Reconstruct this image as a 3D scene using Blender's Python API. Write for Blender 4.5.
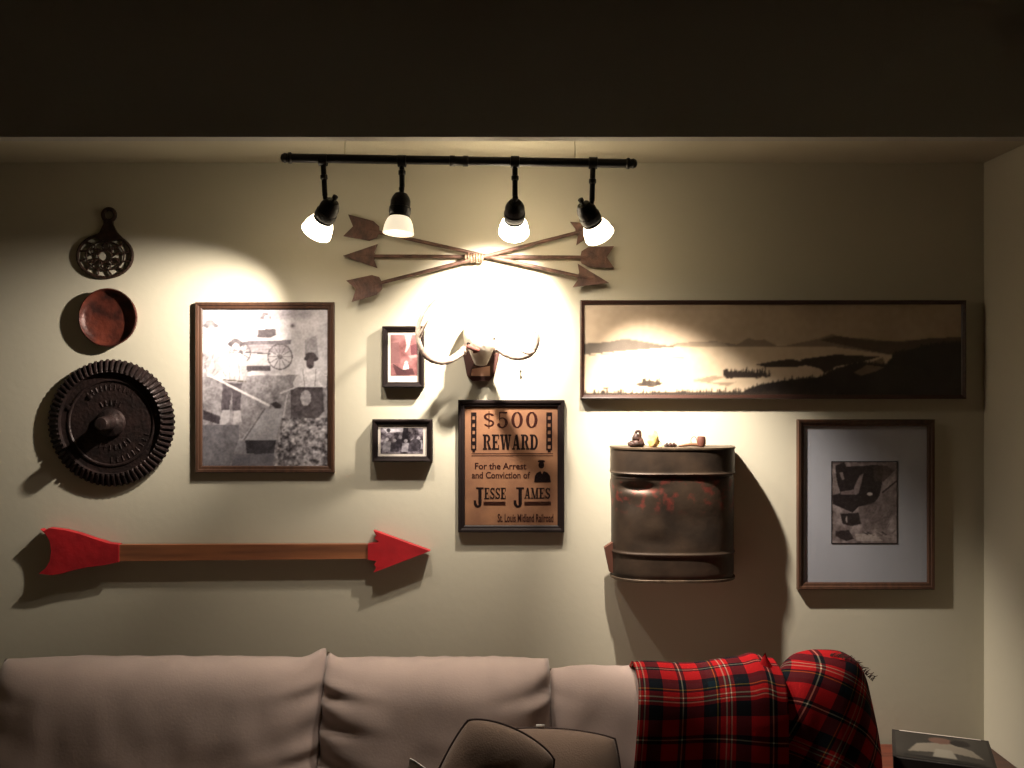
import bpy, bmesh, math, random
import numpy as np
from mathutils import Vector, Matrix, noise as mnoise
random.seed(7); np.random.seed(7)
PI = math.pi
C = bpy.context.scene.collection
scene = bpy.context.scene
for o in list(bpy.data.objects): bpy.data.objects.remove(o)

# ------------------------------------------------------------------ camera, light, exposure
D = 2.86; F = 943.0; CZ = 1.73                      # distance to the wall, focal length in pixels, eye height
cam_data = bpy.data.cameras.new('camera'); cam = bpy.data.objects.new('camera', cam_data); C.objects.link(cam)
cam.location = (0, -D, CZ); cam.rotation_euler = (PI/2, 0, 0)
cam_data.sensor_width = 36; cam_data.lens = F/1024*36; cam_data.clip_start = .05
scene.camera = cam
w = bpy.data.worlds.new('world'); scene.world = w; w.use_nodes = True
w.node_tree.nodes['Background'].inputs[0].default_value = (.6, .55, .45, 1)
w.node_tree.nodes['Background'].inputs[1].default_value = .0
vs = scene.view_settings
vs.view_transform = 'Standard'; vs.look = 'None'; vs.gamma = 1; vs.use_curve_mapping = False; vs.exposure = 0.0
LAMP_COL = (1.0, .885, .75)
LAMP_W = [75.0, 2.0, 95.0, 165.0]
WIDE_W = [6.5, 19.0, 24.0, 4.5]                     # the same lamps' wide soft spill                   # watts of the four track heads
GLOW = [18.0, .9, 46.0, 10.0]                        # glow of the frosted shades

def P(px, py, L=0.0):
    "point of the wall zone seen at photo pixel px,py, standing L metres in front of the wall"
    d = D - L
    return Vector(((px-512)/F*d, -L, CZ + (384-py)/F*d))

# ------------------------------------------------------------------ materials
def srgb(c):
    return tuple(((v/255)/12.92 if v/255 <= .04045 else ((v/255+.055)/1.055)**2.4) for v in c)
def mat(name, col, rough=.6, metal=0, var=0.0, scale=20, bump=0, bscale=60, col2=None, sheen=0, detail=4, spec=.5, coat=0):
    m = bpy.data.materials.new(name); m.use_nodes = True
    nt = m.node_tree; b = nt.nodes['Principled BSDF']
    b.inputs['Roughness'].default_value = rough; b.inputs['Metallic'].default_value = metal
    b.inputs['Specular IOR Level'].default_value = spec
    if sheen: b.inputs['Sheen Weight'].default_value = sheen
    if coat: b.inputs['Coat Weight'].default_value = coat; b.inputs['Coat Roughness'].default_value = .15
    c = srgb(col)
    tc = nt.nodes.new('ShaderNodeTexCoord')
    if var or col2:
        n = nt.nodes.new('ShaderNodeTexNoise'); n.inputs['Scale'].default_value = scale; n.inputs['Detail'].default_value = detail
        nt.links.new(tc.outputs['Object'], n.inputs['Vector'])
        r = nt.nodes.new('ShaderNodeValToRGB')
        c2 = srgb(col2) if col2 else tuple(v*(1-var) for v in c)
        r.color_ramp.elements[0].position = .35; r.color_ramp.elements[1].position = .65
        r.color_ramp.elements[0].color = (*c2, 1); r.color_ramp.elements[1].color = (*c, 1)
        nt.links.new(n.outputs['Fac'], r.inputs['Fac']); nt.links.new(r.outputs['Color'], b.inputs['Base Color'])
    else: b.inputs['Base Color'].default_value = (*c, 1)
    if bump:
        n2 = nt.nodes.new('ShaderNodeTexNoise'); n2.inputs['Scale'].default_value = bscale; n2.inputs['Detail'].default_value = 5
        nt.links.new(tc.outputs['Object'], n2.inputs['Vector'])
        bp = nt.nodes.new('ShaderNodeBump'); bp.inputs['Strength'].default_value = bump; bp.inputs['Distance'].default_value = .01
        nt.links.new(n2.outputs['Fac'], bp.inputs['Height']); nt.links.new(bp.outputs['Normal'], b.inputs['Normal'])
    return m
def wood(name, c1, c2, axis=0, rough=.5, scale=6, stretch=14):
    m = bpy.data.materials.new(name); m.use_nodes = True
    nt = m.node_tree; b = nt.nodes['Principled BSDF']; b.inputs['Roughness'].default_value = rough
    tc = nt.nodes.new('ShaderNodeTexCoord'); mp = nt.nodes.new('ShaderNodeMapping')
    s = [scale*stretch]*3; s[axis] = scale; mp.inputs['Scale'].default_value = s
    n = nt.nodes.new('ShaderNodeTexNoise'); n.inputs['Scale'].default_value = 1; n.inputs['Detail'].default_value = 6
    r = nt.nodes.new('ShaderNodeValToRGB')
    r.color_ramp.elements[0].position = .3; r.color_ramp.elements[1].position = .7
    r.color_ramp.elements[0].color = (*srgb(c1), 1); r.color_ramp.elements[1].color = (*srgb(c2), 1)
    nt.links.new(tc.outputs['Object'], mp.inputs[0]); nt.links.new(mp.outputs[0], n.inputs['Vector'])
    nt.links.new(n.outputs['Fac'], r.inputs['Fac']); nt.links.new(r.outputs['Color'], b.inputs['Base Color'])
    return m
def glass_mat():
    m = bpy.data.materials.new('picture_glass'); m.use_nodes = True
    nt = m.node_tree; nt.nodes.clear()
    o = nt.nodes.new('ShaderNodeOutputMaterial'); mx = nt.nodes.new('ShaderNodeMixShader')
    t = nt.nodes.new('ShaderNodeBsdfTransparent'); g = nt.nodes.new('ShaderNodeBsdfGlossy'); g.inputs['Roughness'].default_value = .12
    lw = nt.nodes.new('ShaderNodeLayerWeight'); lw.inputs[0].default_value = .5
    pw = nt.nodes.new('ShaderNodeMath'); pw.operation = 'POWER'; pw.inputs[1].default_value = 5; nt.links.new(lw.outputs['Facing'], pw.inputs[0])
    f = nt.nodes.new('ShaderNodeMath'); f.operation = 'MULTIPLY_ADD'; f.inputs[1].default_value = .9; f.inputs[2].default_value = .04; nt.links.new(pw.outputs[0], f.inputs[0])
    nt.links.new(f.outputs[0], mx.inputs[0]); nt.links.new(t.outputs[0], mx.inputs[1]); nt.links.new(g.outputs[0], mx.inputs[2])
    nt.links.new(mx.outputs[0], o.inputs[0]); return m
def print_mat():
    m = bpy.data.materials.new('printed_paper'); m.use_nodes = True
    nt = m.node_tree; b = nt.nodes['Principled BSDF']; b.inputs['Roughness'].default_value = .55
    a = nt.nodes.new('ShaderNodeAttribute'); a.attribute_name = 'Ink'
    nt.links.new(a.outputs['Color'], b.inputs['Base Color']); return m
def shade_mat(name, strength):
    m = bpy.data.materials.new(name); m.use_nodes = True
    b = m.node_tree.nodes['Principled BSDF']
    b.inputs['Base Color'].default_value = (.85, .8, .7, 1); b.inputs['Roughness'].default_value = .35
    b.inputs['Emission Color'].default_value = (1, .84, .6, 1); b.inputs['Emission Strength'].default_value = strength
    return m
M = dict(
 wall=mat('wall_paint', (187, 181, 163), .85, var=.04, scale=2.5, bump=.05, bscale=45, spec=.2),
 ceil=mat('ceiling_paint', (176, 170, 150), .9, bump=.1, bscale=120, spec=.2),
 soffit=mat('soffit_paint', (160, 158, 152), .9, bump=.1, bscale=90, spec=.15),
 floor=wood('floor_boards', (62, 40, 26), (88, 60, 38), 0, .5),
 black=mat('black_iron', (22, 18, 17), .45, .6, bump=.15, bscale=120),
 hang=mat('painted_hanger', (176, 170, 150), .8),
 rust=mat('rusty_metal', (104, 74, 62), .65, .25, col2=(70, 50, 42), scale=40, bump=.3, bscale=150),
 rope=mat('binding_wire', (150, 120, 96), .6, .2, col2=(96, 74, 60), scale=90),
 iron=mat('dark_cast_iron', (50, 36, 34), .5, .5, col2=(34, 26, 25), scale=25, bump=.3, bscale=90),
 trivet=mat('bronzed_iron', (66, 46, 36), .5, .5, col2=(44, 32, 26), scale=50, bump=.3, bscale=120),
 dish=mat('rusty_dish', (98, 46, 34), .45, .3, col2=(50, 26, 22), scale=22, bump=.25, bscale=60),
 walnut=wood('walnut_frame', (78, 52, 38), (52, 35, 27), 2, .4, 4, 20),
 walnut_h=wood('dark_walnut_frame', (62, 36, 27), (40, 24, 19), 0, .4, 4, 20),
 lip=mat('frame_lip', (50, 30, 24), .4),
 blackwood=mat('black_frame_wood', (24, 14, 13), .6, var=.2, scale=30, spec=.2),
 white=mat('white_card', (206, 196, 186), .8),
 mount=mat('grey_mat_board', (166, 168, 178), .85, var=.03, scale=8),
 back=mat('backing_board', (60, 45, 34), .9),
 paper=mat('aged_poster_paper', (138, 96, 66), .8, col2=(116, 78, 54), scale=12),
 ink=mat('poster_ink', (22, 10, 9), .8, spec=.1),
 inkred=mat('faded_poster_ink', (46, 18, 14), .8, spec=.1),
 bone=mat('bleached_bone', (226, 216, 198), .6, var=.1, scale=40, bump=.25, bscale=60),
 bonedark=mat('reddish_nasal_bone', (110, 52, 40), .8, col2=(60, 34, 28), scale=60),  # mottled reddish brown, the nasal area's own colour
 antler=mat('antler', (190, 172, 158), .5, col2=(146, 124, 112), scale=30, bump=.3, bscale=90),
 plaque=mat('plaque_wood', (66, 34, 26), .5, var=.3, scale=18),
 tankm=None,
 tankrim=mat('tank_rim_metal', (92, 76, 60), .5, .5, col2=(66, 54, 43), scale=18, bump=.15, bscale=50),
 orange=mat('rusty_bracket', (84, 48, 34), .7, .2),
 figure=mat('rusty_trinket', (66, 38, 28), .6, .3, col2=(38, 24, 20), scale=60, bump=.4),
 cream=mat('pale_yellow_stone', (190, 160, 84), .7, col2=(170, 140, 110), scale=40, bump=.4),
 briar=mat('briar_wood', (92, 52, 42), .5, var=.3, scale=30),
 stem=mat('pipe_stem', (104, 72, 52), .4),
 red=mat('red_paint', (176, 26, 34), .55, col2=(150, 22, 30), scale=14, bump=.15, bscale=40),
 plank=wood('weathered_plank', (156, 98, 62), (88, 52, 36), 0, .55, 2.0, 16),
 suede=mat('taupe_suede', (176, 156, 148), .95, var=.10, scale=6, bump=.06, bscale=160, sheen=.4, spec=.1),
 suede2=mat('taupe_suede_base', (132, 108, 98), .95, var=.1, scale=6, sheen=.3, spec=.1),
 pillow=mat('olive_brown_fabric', (120, 101, 89), .9, var=.05, scale=8, bump=.15, bscale=260, sheen=.2, spec=.1),
 piping=mat('dark_piping', (48, 28, 24), .8),
 tag=mat('white_tag', (235, 230, 224), .8),
 table=wood('red_brown_table_wood', (110, 52, 34), (70, 32, 22), 0, .4),
 box=mat('dark_box_card', (38, 32, 30), .6, var=.2, scale=20),
 boxlid=mat('lid_edge_card', (70, 64, 58), .6),
 glass=glass_mat(), prnt=print_mat())

def tank_mat():
    m = mat('galvanised_tank', (74, 59, 47), .5, .45, col2=(46, 37, 30), scale=9, bump=.12, bscale=25)
    nt = m.node_tree; b = nt.nodes['Principled BSDF']
    src = b.inputs['Base Color'].links[0].from_socket
    tc = nt.nodes.new('ShaderNodeTexCoord')
    n = nt.nodes.new('ShaderNodeTexNoise'); n.inputs['Scale'].default_value = 34; n.inputs['Detail'].default_value = 3
    nt.links.new(tc.outputs['Object'], n.inputs['Vector'])
    sep = nt.nodes.new('ShaderNodeSeparateXYZ'); nt.links.new(tc.outputs['Object'], sep.inputs[0])
    r1 = nt.nodes.new('ShaderNodeMapRange'); r1.inputs[1].default_value = .0; r1.inputs[2].default_value = .03   # band of faded red lettering
    nt.links.new(sep.outputs[2], r1.inputs[0])
    r2 = nt.nodes.new('ShaderNodeMapRange'); r2.inputs[1].default_value = .120; r2.inputs[2].default_value = .095
    nt.links.new(sep.outputs[2], r2.inputs[0])
    r3 = nt.nodes.new('ShaderNodeMapRange'); r3.inputs[1].default_value = .50; r3.inputs[2].default_value = .66
    nt.links.new(n.outputs['Fac'], r3.inputs[0])
    a = nt.nodes.new('ShaderNodeMath'); a.operation = 'MULTIPLY'; nt.links.new(r1.outputs[0], a.inputs[0]); nt.links.new(r2.outputs[0], a.inputs[1])
    a2 = nt.nodes.new('ShaderNodeMath'); a2.operation = 'MULTIPLY'; nt.links.new(a.outputs[0], a2.inputs[0]); nt.links.new(r3.outputs[0], a2.inputs[1])
    a3 = nt.nodes.new('ShaderNodeMath'); a3.operation = 'MULTIPLY'; nt.links.new(a2.outputs[0], a3.inputs[0]); a3.inputs[1].default_value = .42
    mx = nt.nodes.new('ShaderNodeMixRGB'); nt.links.new(a3.outputs[0], mx.inputs[0]); nt.links.new(src, mx.inputs[1]); mx.inputs[2].default_value = (*srgb((150, 52, 46)), 1)
    nt.links.new(mx.outputs[0], b.inputs['Base Color']); return m
M['tankm'] = tank_mat()

def plaid_mat():
    m = bpy.data.materials.new('red_tartan_wool'); m.use_nodes = True
    nt = m.node_tree; b = nt.nodes['Principled BSDF']; b.inputs['Roughness'].default_value = .95
    b.inputs['Specular IOR Level'].default_value = .1
    uv = nt.nodes.new('ShaderNodeUVMap'); uv.uv_map = 'UVMap'
    sep = nt.nodes.new('ShaderNodeSeparateXYZ'); nt.links.new(uv.outputs[0], sep.inputs[0])
    R = (150, 20, 24); K = (17, 17, 23); G = (18, 32, 40); W = (190, 180, 155); Y = (150, 126, 48)
    sett = [(0, R), (.03, W), (.045, R), (.075, K), (.085, W), (.10, R), (.14, K), (.24, K), (.30, R), (.49, K), (.525, W), (.54, K), (.58, R), (.78, K), (.84, G), (.93, Y), (.945, K), (.97, R)]
    outs = []
    for i in range(2):
        f = nt.nodes.new('ShaderNodeMath'); f.operation = 'FRACT'; nt.links.new(sep.outputs[i], f.inputs[0])
        r = nt.nodes.new('ShaderNodeValToRGB'); cr = r.color_ramp; cr.interpolation = 'CONSTANT'
        cr.elements[0].position = 0; cr.elements[0].color = (*srgb(sett[0][1]), 1)
        cr.elements[1].position = sett[1][0]; cr.elements[1].color = (*srgb(sett[1][1]), 1)
        for p, c in sett[2:]:
            e = cr.elements.new(p); e.color = (*srgb(c), 1)
        nt.links.new(f.outputs[0], r.inputs[0]); outs.append(r)
    mx = nt.nodes.new('ShaderNodeMixRGB'); mx.inputs[0].default_value = .5
    nt.links.new(outs[0].outputs[0], mx.inputs[1]); nt.links.new(outs[1].outputs[0], mx.inputs[2])
    dk = nt.nodes.new('ShaderNodeMixRGB'); dk.blend_type = 'DARKEN'; dk.inputs[0].default_value = 1
    nt.links.new(outs[0].outputs[0], dk.inputs[1]); nt.links.new(outs[1].outputs[0], dk.inputs[2])
    m2 = nt.nodes.new('ShaderNodeMixRGB'); m2.inputs[0].default_value = .55
    nt.links.new(mx.outputs[0], m2.inputs[1]); nt.links.new(dk.outputs[0], m2.inputs[2])
    nt.links.new(m2.outputs[0], b.inputs['Base Color'])
    n = nt.nodes.new('ShaderNodeTexNoise'); n.inputs['Scale'].default_value = 300
    bp = nt.nodes.new('ShaderNodeBump'); bp.inputs['Strength'].default_value = .3; bp.inputs['Distance'].default_value = .003
    nt.links.new(n.outputs['Fac'], bp.inputs['Height']); nt.links.new(bp.outputs['Normal'], b.inputs['Normal'])
    return m
M['plaid'] = plaid_mat()

# ------------------------------------------------------------------ mesh helpers
class MB:
    def __init__(s): s.v = []; s.f = []; s.uv = None
    def add(s, vs_, fs):
        n = len(s.v); s.v += [tuple(v) for v in vs_]; s.f += [tuple(i+n for i in f) for f in fs]; return s
    def box(s, x0, y0, z0, x1, y1, z1, b=0):
        return s.loft_rect([(x0+b, x1-b, z0+b, z1-b, y0), (x0, x1, z0, z1, y0+b), (x0, x1, z0, z1, y1-b), (x0+b, x1-b, z0+b, z1-b, y1)] if b else
                           [(x0, x1, z0, z1, y0), (x0, x1, z0, z1, y1)], True, True)
    def loft_rect(s, loops, cap0=False, cap1=False):
        vv = []; ff = []
        for (x0, x1, z0, z1, y) in loops: vv += [(x0, y, z0), (x1, y, z0), (x1, y, z1), (x0, y, z1)]
        for k in range(len(loops)-1):
            for i in range(4):
                a = k*4+i; b = k*4+(i+1) % 4; ff.append((a, b, b+4, a+4))
        if cap0: ff.append((3, 2, 1, 0))
        if cap1: n = (len(loops)-1)*4; ff.append((n, n+1, n+2, n+3))
        return s.add(vv, ff)
    def tube(s, pts, rad, n=10, cap=True, flat=None):
        pts = [Vector(p) for p in pts]; rs = rad if isinstance(rad, (list, tuple)) else [rad]*len(pts)
        vv = []; ff = []; up = None
        for i, p in enumerate(pts):
            t = (pts[min(i+1, len(pts)-1)] - pts[max(i-1, 0)]).normalized()
            if up is None:
                up = Vector((0, 1, 0)) if abs(t.y) < .9 else Vector((1, 0, 0))
            a = t.cross(up).normalized(); bb = a.cross(t).normalized(); up = bb
            for k in range(n):
                th = 2*PI*k/n; vv.append(p + a*math.cos(th)*rs[i] + bb*math.sin(th)*rs[i]*(flat or 1))
        for i in range(len(pts)-1):
            for k in range(n):
                ff.append((i*n+k, i*n+(k+1) % n, (i+1)*n+(k+1) % n, (i+1)*n+k))
        if cap: ff.append(tuple(range(n-1, -1, -1))); ff.append(tuple((len(pts)-1)*n+k for k in range(n)))
        return s.add(vv, ff)
    def lathe(s, prof, origin, axis, n=32, cap0=False, cap1=False, wob=None):
        "prof: (radius, distance along axis)"
        o = Vector(origin); ax = Vector(axis).normalized()
        a = ax.cross(Vector((0, 0, 1)) if abs(ax.z) < .9 else Vector((1, 0, 0))).normalized(); b = ax.cross(a)
        vv = []; ff = []
        for j, (r, h) in enumerate(prof):
            for k in range(n):
                th = 2*PI*k/n; rr, hh = (r, h) if wob is None else wob(j, k, r, h)
                vv.append(o + ax*hh + a*math.cos(th)*rr + b*math.sin(th)*rr)
        for j in range(len(prof)-1):
            for k in range(n): ff.append((j*n+k, j*n+(k+1) % n, (j+1)*n+(k+1) % n, (j+1)*n+k))
        if cap0: ff.append(tuple(range(n-1, -1, -1)))
        if cap1: ff.append(tuple((len(prof)-1)*n+k for k in range(n)))
        return s.add(vv, ff)
    def slab(s, pts, y0, y1):
        "polygon in x,z extruded between y0 (back) and y1 (front); works for concave outlines"
        n = len(pts)
        return s.add([(p[0], y0, p[1]) for p in pts]+[(p[0], y1, p[1]) for p in pts],
                     [tuple(range(n)), tuple(range(2*n-1, n-1, -1))]+[(i, i+n, (i+1) % n+n, (i+1) % n) for i in range(n)])
    def grid(s, fn, nu, nv, closed_u=False):
        vv = [fn(i/(nu if closed_u else nu-1), j/(nv-1)) for j in range(nv) for i in range(nu)]
        ff = []
        for j in range(nv-1):
            for i in range(nu if closed_u else nu-1):
                i2 = (i+1) % nu; ff.append((j*nu+i, j*nu+i2, (j+1)*nu+i2, (j+1)*nu+i))
        return s.add(vv, ff)
    def build(s, name, m, parent=None, smooth=True, origin=None, solid=0, sub=0, uv=None, angle=40):
        me = bpy.data.meshes.new(name)
        org = Vector(origin) if origin is not None else (Vector((0, 0, 0)) if parent else sum((Vector(v) for v in s.v), Vector())/max(1, len(s.v)))
        base = Vector(parent.get('org', (0, 0, 0))) if parent else Vector()
        off = org if parent is None else base
        me.from_pydata([tuple(Vector(v)-off) for v in s.v], [], s.f); me.validate()
        bm = bmesh.new(); bm.from_mesh(me)
        if len(bm.faces) > 1: bmesh.ops.recalc_face_normals(bm, faces=bm.faces)
        big = [f for f in bm.faces if len(f.verts) > 4]
        if uv is None and big: bmesh.ops.triangulate(bm, faces=big)
        bm.to_mesh(me); bm.free()
        if uv is not None:
            l = me.uv_layers.new(name='UVMap')
            for lp in me.loops: l.data[lp.index].uv = uv[lp.vertex_index]
        o = bpy.data.objects.new(name, me); C.objects.link(o)
        if isinstance(m, (list, tuple)): [me.materials.append(x) for x in m]
        elif m: me.materials.append(m)
        if parent is None: o.location = off; o['org'] = tuple(off)
        else: o.parent = parent; o['org'] = tuple(base)
        if smooth:
            for p in me.polygons: p.use_smooth = True
            if angle < 180:
                e = me.attributes.get('sharp_edge') or me.attributes.new('sharp_edge', 'BOOLEAN', 'EDGE')
                bm = bmesh.new(); bm.from_mesh(me); bm.edges.ensure_lookup_table()
                sh = [len(ed.link_faces) == 2 and ed.calc_face_angle(0) > math.radians(angle) for ed in bm.edges]; bm.free()
                e = me.attributes['sharp_edge']
                for i, v in enumerate(sh): e.data[i].value = v
        if solid: md = o.modifiers.new('solid', 'SOLIDIFY'); md.thickness = solid; md.offset = 0
        if sub: md = o.modifiers.new('sub', 'SUBSURF'); md.levels = md.render_levels = sub
        return o
def tag(o, label=None, cat=None, group=None, kind=None):
    if label: o['label'] = label
    if cat: o['category'] = cat
    if group: o['group'] = group
    if kind: o['kind'] = kind
    return o
def empty(name, loc, label, cat, group=None):
    o = bpy.data.objects.new(name, None); C.objects.link(o); o.location = loc; o['org'] = tuple(loc); o.empty_display_size = .05
    return tag(o, label, cat, group)
def struct(name, mb, m): return tag(mb.build(name, m, smooth=False), kind='structure')

# ------------------------------------------------------------------ room
XR = P(984, 0).x; XL = -2.3; YF = -4.6; ZC = P(0, 163).z; ZM = 2.75
SF = -.50; SZ = CZ + (384-137)/F*(D-.50)
struct('wall_back', MB().box(XL-.1, 0, 0, XR+.1, .1, ZM), M['wall'])
struct('wall_right', MB().box(XR, YF, 0, XR+.1, 0, ZM), M['wall'])
struct('wall_left', MB().box(XL-.1, YF, 0, XL, 0, ZM), M['wall'])
struct('wall_front', MB().box(XL-.1, YF-.1, 0, XR+.1, YF, ZM), M['wall'])
struct('floor', MB().box(XL-.1, YF-.1, -.1, XR+.1, .1, 0), M['floor'])
struct('ceiling', MB().box(XL, -.46, ZC, XR, 0, ZM), M['ceil'])
struct('trim_1', MB().box(XL, SF, SZ, XR, -.46, ZM), M['soffit']).name = 'ceiling_soffit'
struct('ceiling', MB().box(XL-.1, YF-.1, ZM, XR+.1, .1, ZM+.1), M['soffit']).name = 'ceiling_room'
bpy.data.objects['ceiling_soffit'].name = 'trim_1'
struct('baseboard_back', MB().box(XL, -.015, 0, XR, 0, .1), M['ceil'])

# ------------------------------------------------------------------ track light
LT = .36
def on(px, py, L=LT): return P(px, py, L)
tl = empty('track_light', on(460, 160), 'black iron pipe track light under the ceiling with four adjustable frosted glass lamps', 'track light')
a, b = on(291, 158), on(627, 163.5)
dirv = (b-a).normalized()
mb = MB(); mb.tube([a, b], .0120, 16); mb.build('pipe', M['black'], tl)
for p, sgn in ((a, -1), (b, 1)):
    MB().lathe([(.0108, -.004), (.0155, 0), (.015, .006), (.0125, .008), (.0125, .013), (.014, .016), (.010, .024), (.004, .027)], p, dirv*sgn, 16, True, True).build('end_cap', M['black'], tl)
for px in (459,):
    p = on(px, 161); MB().lathe([(.0108, -.026), (.0145, -.024), (.0145, -.012), (.0128, -.01), (.0128, .01), (.0145, .012), (.0145, .024), (.0108, .026)], p, dirv, 16).build('pipe_coupling', M['black'], tl)
for px in (345, 575):
    p = on(px, 160); MB().tube([p, (p.x, p.y, ZC-.002)], .0012, 8).lathe([(.012, 0), (.012, .002), (.002, .003)], (p.x, p.y, ZC), (0, 0, -1), 16, True).build('ceiling_hanger', M['hang'], tl)
AIM = [P(152, 366), P(400, 520, .25), P(490, 324), P(702, 520)]       # what each beam is turned towards
# px top of arm, pivot, direction of the opening, shade px
HEADS = [((323, 160), (325, 196), (332, 203), Vector((-.52, .52, -.68))),
         ((402, 161), (402, 187), (401, 196), Vector((-.06, -.10, -.99))),
         ((515, 162), (515, 196), (515, 204), Vector((-.03, .80, -.60))),
         ((593, 163), (592, 201), (584, 206), Vector((.46, .56, -.68)))]
for i, (pt, pp, ph, dv) in enumerate(HEADS):
    dv = dv.normalized(); p0 = on(*pt); p1 = on(*pp); h = on(*ph)
    body = MB()
    body.lathe([(.006, -.008), (.014, -.006), (.0195, .004), (.0225, .014), (.0225, .030), (.0245, .032), (.0245, .046), (.022, .052), (.0235, .054), (.0235, .058), (.012, .060)], h, dv, 24, True, True)
    side = dv.cross(Vector((0, 1, 0))).normalized()
    body.v = [tuple(h+(Vector(v)-h-dv*(Vector(v)-h).dot(dv))*1.18+dv*(Vector(v)-h).dot(dv)) for v in body.v]
    hd = body.build('lamp_head', M['black'], tl)
    MB().tube([p0, p1], .0072, 10).lathe([(.0072, 0), (.0098, .002), (.0098, .012), (.0072, .014)], p1+(p0-p1)*.45, (p0-p1), 12).lathe([(.012, -.012), (.0162, -.011), (.0162, .011), (.012, .012)], p0, dirv, 16).tube([p1+Vector((0, 0, .004)), p1-Vector((0, 0, .004)), h+dv*.006], .0066, 10).build('swivel_arm', M['black'], hd)
    knob = h - dv*.004
    MB().lathe([(.004, -.020), (.0075, -.019), (.0075, -.012), (.004, -.011), (.004, 0)], knob+side*0, dv, 12, True).build('knob', M['black'], hd)
    s0 = h + dv*.052
    prof = [(.019, 0), (.026, .004), (.033, .012), (.0385, .024), (.0415, .036), (.043, .048), (.0445, .050), (.0445, .054), (.042, .054), (.0405, .048), (.036, .024), (.030, .012), (.018, .004)]
    prof = [(a_*.93, b_*.92) for a_, b_ in prof]; MB().lathe(prof, s0, dv, 32).build('lamp_shade', shade_mat('frosted_glass_'+('dim' if i == 1 else 'lit'), GLOW[i]), hd)
    bulb = h + dv*.076
    MB().lathe([(.002, -.02), (.010, -.018), (.014, -.006), (.019, .004), (.019, .010), (.013, .018), (.002, .020)], bulb, dv, 20, True, True).build('bulb', shade_mat('bulb_glow', 2 if i == 1 else 14), hd)
    lw_ = bpy.data.lights.new('spill', 'SPOT'); lw_.energy = WIDE_W[i]; lw_.color = LAMP_COL; lw_.shadow_soft_size = .014; lw_.spot_size = math.radians([146, 146, 142, 140][i]); lw_.spot_blend = 1.0
    lq = bpy.data.objects.new('spill', lw_); C.objects.link(lq); lq.location = h + dv*.106; lq.rotation_euler = Vector((dv.x*.5, .15, -1)).to_track_quat('-Z', 'Y').to_euler()
    ld = bpy.data.lights.new('spot_beam', 'SPOT'); ld.energy = LAMP_W[i]; ld.color = LAMP_COL; ld.shadow_soft_size = .012
    ld.spot_size = math.radians([68, 80, 88, 66][i]); ld.spot_blend = 1.0
    lo = bpy.data.objects.new('spot_beam', ld); C.objects.link(lo); lo.location = h + dv*.108
    lo.rotation_euler = (AIM[i]-lo.location).to_track_quat('-Z', 'Y').to_euler()

# ------------------------------------------------------------------ crossed metal arrows
ca = empty('crossed_arrows_ornament', P(475, 258, .02), 'rusty brown metal wall ornament of three crossed arrows below the track light', 'wall ornament')
def arrow(tail, tip, L, nm='arrow'):
    t0 = P(*tail, L); t1 = P(*tip, L); d = (t1-t0); ln = d.length; d.normalize(); n = Vector((-d.z, 0, d.x))
    def q(u, v): v3 = t0 + d*u + n*v; return (v3.x, v3.z)
    y = -L
    sh = MB().tube([t0+d*.07, t1-d*.05], .0055, 10).build('arrow_shaft', M['rust'], ca)
    fl = MB(); fl.slab([q(0, .032), q(.022, 0), q(0, -.034), q(.078, -.031), q(.098, -.018), q(.102, 0), q(.098, .018), q(.078, .029)], y+.004, y-.004)
    for k in range(6):
        u = .026+k*.011
        for s in (1, -1): fl.slab([q(u, s*.001), q(u+.003, s*.001), q(u-.009+.003, s*.029), q(u-.009, s*.029)][::s], y-.004, y-.0065)
    fl.build('fletching', M['rust'], sh, smooth=False)
    MB().slab([q(ln-.104, .036), q(ln, 0), q(ln-.104, -.036), q(ln-.094, -.012), q(ln-.097, 0), q(ln-.094, .012)], y+.004, y-.004).build('arrowhead', M['rust'], sh, smooth=False)
arrow((346, 225), (609, 283), .030); arrow((614, 257.5), (343, 256), .020); arrow((349, 291), (607, 225), .040)
wb = MB()
for k in range(7):
    c = P(466+k*2.7, 258, .03); pts = [c+Vector((0, math.cos(t)*.018, math.sin(t)*.011+ (.0015 if k % 2 else -.001))) for t in [2*PI*j/14 for j in range(15)]]
    wb.tube(pts, .0036, 8)
wb.build('binding_wire', M['rope'], ca)

# ------------------------------------------------------------------ cast pieces on the left
tr = empty('openwork_trivet', P(105, 250, .01), 'small dark openwork iron trivet with ring handle, topmost on the left', 'trivet')
mb = MB(); L = .006; sc = (D-L)/F
cx, cz = P(105, 256, L).x, P(105, 256, L).z
def ell(rx, ry, r, cxx=0, czz=0, n=40): mb.tube([(cx+(cxx+math.cos(2*PI*k/n)*rx)*sc, -L, cz+(czz+math.sin(2*PI*k/n)*ry)*sc) for k in range(n+1)], r, 8)
ell(27.5, 21.5, .0050); ell(19, 14.5, .0026); ell(7, 5.5, .0030)
for k in range(12):
    t = 2*PI*k/12+.15
    mb.tube([(cx+math.cos(t)*18*sc, -L, cz+math.sin(t)*14*sc), (cx+math.cos(t+.12)*27*sc, -L, cz+math.sin(t+.12)*21*sc)], .0030, 6)
for k in range(9):
    t = 2*PI*k/9
    mb.tube([(cx+math.cos(t)*8*sc, -L, cz+math.sin(t)*6.5*sc), (cx+math.cos(t+.3)*13*sc, -L-.002, cz+math.sin(t+.3)*10*sc), (cx+math.cos(t+.1)*18*sc, -L, cz+math.sin(t+.1)*14*sc)], .0028, 6)
for t in (.5, 1.5, 2.6, 3.8, 4.7, 5.7): ell(4, 3, .0026, math.cos(t)*12, math.sin(t)*9.5, 12)
mb.build('openwork_plate', M['trivet'], tr)
mb = MB(); q = lambda x, y: (P(x, y, L).x, P(x, y, L).z)
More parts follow.
